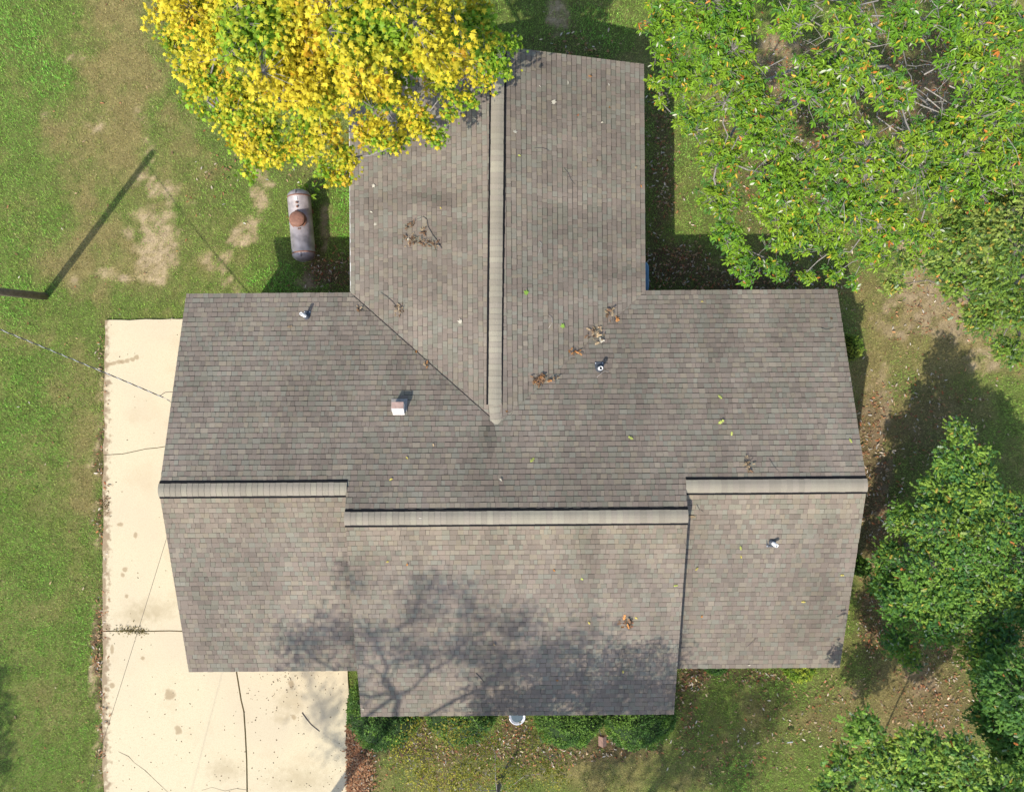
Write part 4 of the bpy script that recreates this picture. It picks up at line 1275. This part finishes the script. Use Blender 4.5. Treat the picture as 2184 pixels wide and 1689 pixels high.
# blue tub by the back wing
ux, uy, _ = P(1366, 592, .75)
tub = thing("plastic_tub", (ux, uy, 0), "blue plastic tub tucked under the back wing's right eave", "tub")
M_tub = simple_mat("blue_plastic", (.10,.22,.36), .4, spec=.5, noise=.1, nscale=8)
def rrect(w, l, r_, n=6):
    out = []
    for cx, cy, a0 in ((w-r_,l-r_,0),(-w+r_,l-r_,90),(-w+r_,-l+r_,180),(w-r_,-l+r_,270)):
        for k in range(n+1):
            a = R(a0+90*k/n); out.append((cx+r_*math.cos(a), cy+r_*math.sin(a)))
    return out
b = MB()
rings = [(rrect(.17,.36,.14),0),(rrect(.19,.40,.15),.35),(rrect(.205,.42,.16),.74),(rrect(.225,.44,.17),.75),(rrect(.225,.44,.17),.785),(rrect(.20,.415,.15),.80),(rrect(.10,.30,.09),.82)]
n = len(rings[0][0])
vs = [(p[0],p[1],z_) for rg_, z_ in rings for p in rg_]
fs = [(i*n+k,i*n+(k+1)%n,(i+1)*n+(k+1)%n,(i+1)*n+k) for i in range(len(rings)-1) for k in range(n)]
fs.append(tuple((len(rings)-1)*n+k for k in range(n)))
b.add(vs, fs, smooth=True); b.build("tub_body", M_tub, tub)
b = MB()
b.box(.10,.225,-.06,.06,.60,.63); b.build("handle", M_tub, tub)

# ------------------------------------------------------------------ grass
def scatter(n, x0, x1, y0, y1):
    return rng.uniform(x0, x1, n), rng.uniform(y0, y1, n)
gxs, gys = scatter(1350000, -15.6, 15.6, -12.4, 12.4)
kp = ~in_house(gxs, gys)
gxs, gys = gxs[kp], gys[kp]
dirt, dry, lush, lit, n1, n2, n3 = ground_maps(gxs, gys)
hx, hy = to_house(gxs, gys)
n6 = fbm(gxs, gys, 14, 2, 88)
cover = (1-.95*smooth(0,.85,dirt))*(1-.55*np.clip(lit,0,1))*(.35+.95*smooth(.3,.62,n6))*(.7+.5*n3)
cover = np.where((np.abs(hx) < 8) & (hy > -6.7) & (hy < 2.5), cover*.15, cover)
cover = np.where(in_drive(gxs, gys), 0, cover)
kp = rng.random(len(gxs)) < cover
sel = np.flatnonzero(kp)[:620000]
bx_, by_ = gxs[sel], gys[sel]
dirt, dry, lush, lit, n1, n2, n3 = [a[sel] for a in (dirt, dry, lush, lit, n1, n2, n3)]
n = len(sel)
c = mix(np.tile(C_GRASS, (n,1)), C_LUSH, np.clip(lush,0,1))
c = mix(c, np.array([.30,.35,.07]), np.clip(smooth(.5,.75,n2)*.5,0,1))
c = mix(c, C_DRY, np.clip(dry*.95 + rng.normal(0,.22,n) , 0, 1))
straw = rng.random(n) < (.03+.12*dry+.2*dirt)
c = np.where(straw[:,None], np.array([.46,.36,.20]), c)
c *= np.clip(1.12+rng.normal(0,.40,(n,1)), .3, 2.2)*(.80+.40*n6[sel])[:,None]
az = rng.uniform(0, 2*math.pi, n)
ln = np.clip(rng.normal(.050,.015,n)*(1+.35*lush)*(1-.35*dirt)*(1-.2*dry), .02, .14)
lean = rng.uniform(.25, 1.25, n)
w = rng.uniform(.0035,.0065,n)*(1+.5*lush)
dx, dy = np.cos(az), np.sin(az)
b0 = np.stack([bx_-dy*w, by_+dx*w, np.full(n,-.012)],1)
b1 = np.stack([bx_+dy*w, by_-dx*w, np.full(n,-.012)],1)
tp = np.stack([bx_+dx*ln*np.sin(lean), by_+dy*ln*np.sin(lean), ln*np.cos(lean)-.004],1)
V = np.stack([b0,b1,tp],1).reshape(-1,3)
o = link("grass", mesh_np("grass", V, np.arange(3*n).reshape(-1,3), 3, np.repeat(c,3,0)), M_grass)
tag(o, "short patchy lawn grass from green to straw brown around the house", "grass", kind="stuff")

# ------------------------------------------------------------------ leaf litter on the ground
LP = np.array([(.36,.17,.075),(.42,.22,.10),(.26,.13,.07),(.46,.32,.18),(.20,.11,.07),(.52,.42,.28),(.40,.14,.06)])
def litter(x, y, z, size, seed, kind=None, pal=LP, flat=.35):
    rg = np.random.default_rng(seed)
    n = len(x)
    M = frames(rg.uniform(0,6.28,n), rg.normal(0,flat,n), rg.normal(0,flat,n), size*rg.uniform(.55,1.25,n))
    c_ = pal[rg.integers(0,len(pal),n)]*(1+rg.normal(0,.2,(n,1)))
    return M, np.stack([x,y,z],1), np.clip(c_,.01,.9)
lx, ly = scatter(230000, -15.6, 15.6, -12.4, 12.4)
l_ = blobs(LITTER, lx, ly)
u_ = lx/(CH/FU)+1092
p_ = np.clip(l_,0,1.6)**1.3*.55*(.5+fbm(lx,ly,3,3,8)) + .0035 + .010*(u_ > 1380)*(ly < 12)
p_ = np.where(in_drive(lx, ly, -9), .0, p_)
kp = (rng.random(len(lx)) < p_) & ~in_house(lx, ly)
lx, ly = lx[kp], ly[kp]
half = rng.random(len(lx)) < .5
for mk, kd, sz, sd, pal, lab in ((half,'oak',.085,1,LP,"brown and orange lobed leaf litter scattered over the yard"),
                             (~half,'lance',.105,2,np.array([(.42,.30,.17),(.50,.42,.32),(.30,.17,.09),(.55,.50,.42),(.36,.17,.08),(.24,.14,.08)]),"tan and pale lance shaped leaf litter scattered over the yard")):
    M, pp, cc = litter(lx[mk], ly[mk], rng.uniform(.012,.04,mk.sum()), sz, sd, pal=pal)
    o = link("leaf_litter", leaf_mesh("leaf_litter", kd, M, pp, cc), M_dry)
    tag(o, lab, "leaf litter", kind="stuff")

# thick rust coloured leaf bank along the driveway's right edge
n_ = 5200
bu = 741 + np.abs(rng.normal(0, 24, n_)); bv = rng.uniform(1545, 1760, n_)
ok = (bu < 741 + (22 + 60*smooth(1545, 1660, bv))*rng.uniform(.5, 1.1, n_))
lx, ly = G(bu[ok], bv[ok])
M, pp, cc = litter(lx, ly, rng.uniform(.015,.05,len(lx)), .075, 9, pal=np.array([(.34,.16,.075),(.28,.125,.06),(.40,.22,.11),(.22,.11,.06),(.40,.27,.16)]))
o = link("leaf_bank", leaf_mesh("leaf_bank", 'oak', M, pp, cc), M_dry)
tag(o, "rust coloured bank of fallen leaves along the right edge of the driveway", "leaf litter", kind="stuff")

# debris dropped on the concrete
dxs, dys = [], []
r = random.Random(4)
for i in range(240):
    u = r.uniform(515,740) if r.random() < .62 else r.uniform(230,520)
    v = 1432+ (1700-1432)*r.random()**(1.0 if u > 515 else .7)
    dxs.append((u, v))
for i in range(40): dxs.append((r.uniform(230,380), r.uniform(690,1430)))
for i in range(60): dxs.append((r.gauss(612,40), r.gauss(1460,22)))
b = MB()
for u, v in dxs:
    x, y = G(u, v); s = r.uniform(.006,.015)
    if not (u > 228 and u < 735): continue
    c_ = np.array(r.choice(((.06,.04,.025),(.09,.06,.03),(.13,.08,.04),(.05,.045,.03))))
    a = r.uniform(0,6.28); e = r.uniform(1,2.0)
    vs = []
    for k in range(6):
        an = k*math.pi/3; px = math.cos(an)*s*e; py = math.sin(an)*s
        vs.append((x+px*math.cos(a)-py*math.sin(a), y+px*math.sin(a)+py*math.cos(a), .031))
    vs.append((x, y, .031+s*1.1))
    b.add(vs, [(6,k,(k+1)%6) for k in range(6)], c_)
o = b.build("seed_litter", M_dry); tag(o, "dark seed pods and leaf crumbs strewn over the concrete driveway", "debris", kind="stuff")

def ground_twig(pts, r_, label):
    p0 = Vector((*G(*pts[0]), .04))
    root = thing("fallen_twig", p0, label, "twig")
    b = MB(); b.tube([Vector((*G(*p), .04))-p0 for p in pts], [r_*(1-.5*i/len(pts)) for i in range(len(pts))], 6); b.build("stick", M_bark, root)
ground_twig([(645,1518),(655,1532),(664,1543),(682,1558)], .014, "dark stick lying on the driveway near the clipped shrub")

# weeds growing from the slab joint
def tuft(u, v, label, seed, n=170, spread=(.22,.07), c=(.17,.17,.06)):
    rg = np.random.default_rng(seed)
    x, y = G(u, v)
    root = thing("weed_tuft", (x, y, .03), label, "weeds")
    px = rg.normal(0,spread[0],n); py = rg.normal(0,spread[1],n)
    M = frames(rg.uniform(0,6.28,n), rg.normal(-.3,.4,n), rg.normal(0,.4,n), rg.uniform(.025,.075,n))
    c_ = np.array(c)*(1+rg.normal(0,.3,(n,1)))*np.array([1.2,1,1])
    link("leaves", leaf_mesh("leaves", 'lance', M, np.stack([px,py,np.full(n,.004)],1), np.clip(c_,.01,.6)), M_grass, root)["kind"] = "stuff"
tuft(275, 1342, "green weeds sprouting from the left part of the driveway joint", 1)
tuft(300, 1346, "smaller weed tuft in the driveway joint towards the house", 2, 90, (.10,.06))
tuft(228, 1075, "weeds creeping over the driveway's left edge below the crack", 3, 90, (.05,.16), (.13,.11,.04))

# ------------------------------------------------------------------ things lying on the roof
LEAFC = dict(brown=(.20,.120,.068), tan=(.40,.30,.18), yellow=(.56,.47,.12), green=(.22,.36,.06), white=(.52,.48,.38), orange=(.45,.21,.07), red=(.36,.13,.06), lime=(.45,.50,.12))
def roof_leaf(u, v, kind, col, size, label, seed):
    rg = np.random.default_rng(seed)
    x, y, z = on_roof(u, v)
    nrm = roof_normal(x, y)
    q = basis(nrm) @ Matrix.Rotation(rg.uniform(0,6.28), 3, 'Z') @ Matrix.Rotation(rg.normal(0,.25), 3, 'X')
    tv, tf = TPL[kind]
    v_ = tv.copy(); v_[:,2] += .35*v_[:,0]**2 + .15*(v_[:,1]-.5)**2
    me = mesh_np("fallen_leaf", v_*size, tf, 3, np.tile(np.array(LEAFC[col])*(1+rg.normal(0,.1)), (len(tv),1)))
    o = link("fallen_leaf", me, M_dry)
    hp = Vector((x,y,z)) + nrm*.03
    o.matrix_world = Matrix.Rotation(HOUSE_ROT,4,'Z') @ (Matrix.Translation(hp) @ q.to_4x4())
    tag(o, label, "leaf", "single leaves fallen on the roof")
leaves = [
 (1179,215,'maple','white',.12,"pale maple leaf below the roof's top edge on the back wing"),
 (1210,183,'lance','white',.11,"white narrow leaf near the top of the back wing"),
 (1153,188,'lance','white',.07,"tiny pale leaf left of the white narrow leaf on the back wing"),
 (1234,244,'lance','red',.10,"reddish brown curled leaf on the back wing's right slope"),
 (1298,186,'lance','white',.09,"slim pale leaf close to the back wing's upper right corner"),
 (1297,232,'oval','orange',.10,"orange leaf at the right side of the back wing"),
 (1286,262,'oval','white',.07,"small white leaf beside the reddish leaf on the back wing"),
 (1262,165,'oak','orange',.11,"rusty orange leaf near the back wing's upper edge"),
 (1270,345,'lance','brown',.12,"brown narrow leaf midway down the back wing's right slope"),
 (1358,355,'oak','tan',.10,"tan leaf by the back wing's right eave"),
 (1365,395,'oval','orange',.08,"small orange leaf on the back wing's right eave"),
 (1097,285,'maple','white',.10,"pale leaf just right of the back ridge vent near the maple"),
 (1110,335,'oval','lime',.08,"light green leaf bit beside the back ridge vent"),
 (800,395,'maple','white',.09,"pale leaf near the left eave of the back wing"),
 (790,452,'oval','white',.08,"small white leaf on the left eave of the back wing above the twig"),
 (799,478,'maple','white',.08,"white leaf at the left side of the back wing by the dead twig"),
 (942,447,'oval','yellow',.06,"yellow flake in the middle of the back wing's left slope"),
 (870,512,'maple','white',.07,"white leaf scrap above the dry oak twig"),
 (986,687,'maple','white',.11,"pale leaf in the lower middle of the back wing's left slope"),
 (1125,627,'maple','green',.12,"green leaf on the back wing's right slope"),
 (1203,695,'maple','green',.11,"bright green leaf above the valley debris"),
 (612,699,'oak','tan',.13,"pale tan leaf on the left roof below the vent pipe"),
 (888,755,'oval','orange',.10,"orange leaf along the left valley"),
 (1080,880,'oval','orange',.09,"orange leaf at the bottom of the right valley"),
 (870,980,'oval','yellow',.08,"yellow leaf below the exhaust vent"),
 (893,1105,'oval','white',.09,"pale round leaf on the centre ridge vent"),
 (838,1021,'oval','yellow',.09,"yellow curled leaf above the centre ridge"),
 (924,946,'oval','tan',.08,"tan leaf in the middle of the main back slope"),
 (1130,987,'oak','lime',.14,"yellow green leaf in the middle of the main back slope"),
 (1070,1027,'oval','white',.09,"whitish leaf right of centre above the ridge"),
 (1530,843,'oak','lime',.12,"lime leaf on the right back slope below the vent pipe"),
 (1530,905,'oak','lime',.16,"large pale lime leaf on the right back slope"),
 (1351,938,'oak','lime',.13,"pale green leaf left of the two lime leaves on the right back slope"),
 (1810,935,'oak','lime',.11,"bright lime leaf near the right rake"),
 (1560,920,'oak','lime',.10,"lime leaf right of the large pale lime leaf"),
 (1773,684,'oak','brown',.17,"brown leaf near the upper right corner of the roof"),
 (1500,645,'lance','yellow',.08,"yellow sliver near the right back eave"),
 (1489,1208,'oak','yellow',.10,"yellow leaf on the right front slope beside the step wall"),
 (1578,1162,'oak','lime',.10,"lime leaf left of the front vent pipe"),
 (1580,1190,'oval','yellow',.08,"yellow leaf below and left of the front vent pipe"),
 (1718,1282,'oak','yellow',.10,"yellow leaf low on the right front slope"),
 (1790,1225,'oak','yellow',.10,"yellow leaf close to the right front rake"),
 (1808,1310,'oak','yellow',.10,"yellow leaf near the lower right front rake"),
 (1497,1310,'oval','orange',.09,"orange leaf low beside the step wall on the right front slope"),
 (1600,1415,'oval','white',.07,"pale leaf by the right front eave"),
 (1245,1235,'oak','lime',.10,"lime leaf in the middle of the front slope"),
 (1435,1248,'oak','lime',.10,"lime leaf near the right edge of the centre front slope"),
 (1055,1375,'oval','tan',.11,"round tan leaf in the tree shadow on the front slope"),
 (1360,1318,'oak','yellow',.10,"yellow leaf beside the brown leaf clump on the front slope"),
 (1258,1330,'oak','yellow',.09,"yellow leaf left of the brown leaf clump on the front slope"),
 (830,1195,'oval','yellow',.08,"yellow leaf at the upper left of the centre front slope"),
 (868,1205,'oval','orange',.08,"orange leaf beside the yellow one at the upper left of the centre front slope"),
 (1184,1217,'oval','orange',.08,"small orange leaf in the sunlit upper front slope"),
 (1185,1448,'oval','orange',.08,"orange leaf in the shade low on the front slope"),
 (1328,1434,'oval','yellow',.08,"dim yellow leaf low on the right of the front slope"),
 (777,1510,'oval','white',.07,"white crumb at the lower left corner of the front slope"),
 (1466,1100,'lance','tan',.20,"long tan leaf lodged at the step beside the right ridge vent"),
]
for i, (u, v, k, c_, s, lab) in enumerate(leaves): roof_leaf(u, v, k, c_, s, lab, 500+i)

def leaf_clump(u, v, n, sx, sy, ang, size, cols, label, seed, kind='oak', stems=2):
    rg = np.random.default_rng(seed)
    x, y, z = on_roof(u, v)
    root = thing("leaf_clump", Matrix.Rotation(HOUSE_ROT,3,'Z') @ Vector((x,y,z)), label, "leaf clump", rz=HOUSE_ROT)
    a = R(ang)
    px = rg.normal(0,sx,n); py = rg.normal(0,sy,n)
    qx = px*math.cos(a)-py*math.sin(a); qy = px*math.sin(a)+py*math.cos(a)
    pz = np.array([max(roof_z(x+i_, y+j_), z-.4)-z for i_, j_ in zip(qx,qy)]) + rg.uniform(.015,.07,n)
    cc = np.array([LEAFC[c_] for c_ in cols])[rg.integers(0,len(cols),n)]*(1+rg.normal(0,.22,(n,1)))
    M = frames(rg.uniform(0,6.28,n), rg.normal(0,.5,n), rg.normal(0,.7,n), size*rg.uniform(.6,1.3,n))
    tv = TPL[kind][0]
    meshes = {}
    for i in range(n):
        bk = int(i % 5)
        if bk not in meshes:
            v_ = tv.copy(); v_[:,2] += .9*v_[:,0]**2+.3*(v_[:,1]-.5)**2
            me = mesh_np("leaf", v_, TPL[kind][1], 3, np.tile(np.clip(cc[i],.01,.9),(len(tv),1))); me.materials.append(M_dry); meshes[bk] = me
        o = bpy.data.objects.new("leaf", meshes[bk]); COL.objects.link(o); o.parent = root
        o.matrix_local = Matrix([list(M[i][0])+[qx[i]],list(M[i][1])+[qy[i]],list(M[i][2])+[pz[i]],[0,0,0,1]])
    b = MB()
    for s_ in range(stems):
        an = rg.uniform(0,6.28); L = (sx+sy)*1.6
        e = [(math.cos(an)*L*t+rg.normal(0,.02), math.sin(an)*L*t+rg.normal(0,.02)) for t in (-.7,0,.7)]
        b.tube([(e_[0],e_[1],max(roof_z(x+e_[0],y+e_[1]),z-.3)-z+.025) for e_ in e], [.006,.005,.003], 5)
    if stems: b.build("twig", M_bark, root)
    return root
leaf_clump(1150,811,46,.085,.08,0,.10,['brown','orange','brown','tan','red'],"thick brown leaf pile in the right valley near its foot",1)
leaf_clump(1182,808,12,.07,.03,10,.08,['brown','tan'],"small grey brown twiggy leaves beside the thick valley pile",2,stems=3)
leaf_clump(1226,752,12,.05,.04,0,.09,['orange','tan','brown'],"orange leaves midway up the right valley",3)
leaf_clump(1268,708,24,.10,.05,35,.10,['brown','tan','orange'],"long tan and brown leaf clump in the upper right valley",4)
leaf_clump(1300,664,12,.06,.05,20,.11,['tan','brown'],"tan leaf cluster just above the right valley",5)
leaf_clump(1310,682,8,.05,.03,45,.09,['orange','tan'],"orange leaves where the right valley meets the back eave",6)
leaf_clump(1283,728,7,.04,.04,0,.10,['white','tan'],"pale curled leaves below the long valley clump",61)
leaf_clump(1596,985,20,.05,.09,0,.09,['brown','tan'],"dry brown leaf sprig near the right ridge vent",7)
leaf_clump(1338,1328,16,.075,.05,0,.12,['brown','orange','red'],"rusty brown leaf clump on the centre front slope",8)
leaf_clump(850,660,20,.055,.06,60,.08,['brown','tan'],"brown leaf tuft at the end of the thin twig on the back wing",9)
leaf_clump(768,660,8,.06,.03,-40,.09,['tan','brown'],"brown leaves at the top of the left valley",10)
leaf_clump(908,775,6,.05,.03,-40,.08,['tan','orange'],"few tan leaves midway along the left valley",12)

def roof_twig(pts, r_, label, clumps=(), mat=None):
    W = [on_roof(*p) for p in pts]
    p0 = Vector(W[0])
    root = thing("fallen_twig", Matrix.Rotation(HOUSE_ROT,3,'Z') @ p0, label, "twig", rz=HOUSE_ROT)
    b = MB(); b.tube([Vector(w)-p0+Vector((0,0,.025)) for w in W], [r_*(1-.6*i/len(W)) for i in range(len(W))], 6); b.build("stick", mat or M_bark, root)
    for ci, (u, v, n, sx, sy, an) in enumerate(clumps):
        rg = np.random.default_rng(int(u+v))
        c0 = Vector(on_roof(u, v))-p0; a = R(an)
        meshes = {}
        for i in range(n):
            qx_, qy_ = rg.normal(0,sx), rg.normal(0,sy)
            d_ = Vector((qx_*math.cos(a)-qy_*math.sin(a), qx_*math.sin(a)+qy_*math.cos(a), rg.uniform(.02,.07)))
            d_.z += d_.x*PNW
            M = frames(np.array([rg.uniform(0,6.28)]), np.array([rg.normal(0,.5)]), np.array([rg.normal(0,.7)]), np.array([.085*rg.uniform(.6,1.3)]))[0]
            bk = i % 4
            if bk not in meshes:
                cc = np.array(LEAFC[['brown','tan','brown','brown'][bk]])*(.8+.1*bk)
                tv = TPL['oak'][0].copy(); tv[:,2] += .9*tv[:,0]**2
                me = mesh_np("leaf", tv, TPL['oak'][1], 3, np.tile(cc,(len(tv),1))); me.materials.append(M_dry); meshes[bk] = me
            o = bpy.data.objects.new("leaf", meshes[bk]); COL.objects.link(o); o.parent = root
            p = c0+d_
            o.matrix_local = Matrix([list(M[0])+[p.x],list(M[1])+[p.y],list(M[2])+[p.z],[0,0,0,1]])
    return root
roof_twig([(942,531),(931,513),(923,502),(913,485),(911,470),(903,463),(888,470)], .014, "dead oak twig with dry leaves on the back wing's left slope",
          [(878,513,34,.11,.05,-8),(905,518,26,.10,.04,-10),(928,524,10,.05,.03,-25),(877,481,20,.06,.055,20),(907,495,14,.045,.04,30)])
roof_twig([(848,657),(838,645),(826,634),(812,624)], .009, "thin bare twig above the left valley on the back wing")
roof_twig([(1170,700),(1178,688),(1177,678),(1170,672)], .007, "thin curved twig on the lower right slope of the back wing", mat=M_bark_pale)
roof_twig([(1272,805),(1281,797),(1290,791),(1298,794)], .006, "forked pale twig below the middle vent pipe", mat=M_bark_pale)
roof_twig([(1140,318),(1152,317),(1165,319),(1170,323)], .008, "short brown twig high on the back wing's right slope")
roof_twig([(1203,360),(1212,372),(1218,386),(1226,395)], .006, "crooked grey twig on the back wing's right slope", mat=M_bark)
roof_twig([(1150,515),(1155,520),(1152,532),(1148,545)], .006, "thin pale twig midway on the back wing's right slope", mat=M_bark_pale)
roof_twig([(1485,1075),(1490,1085),(1500,1092)], .006, "twig stub beside the right ridge vent and step wall")
roof_twig([(1750,700),(1762,704),(1775,700)], .006, "thin curved twig at the upper right corner of the roof", mat=M_bark)
roof_twig([(1640,978),(1650,995),(1662,1008)], .005, "slender twig above the right ridge vent", mat=M_bark)
roof_twig([(1015,1435),(1025,1445),(1033,1456)], .010, "dark stick in the shade low on the front slope")
roof_twig([(1590,1380),(1600,1372),(1612,1360)], .005, "slender twig on the right front slope", mat=M_bark)
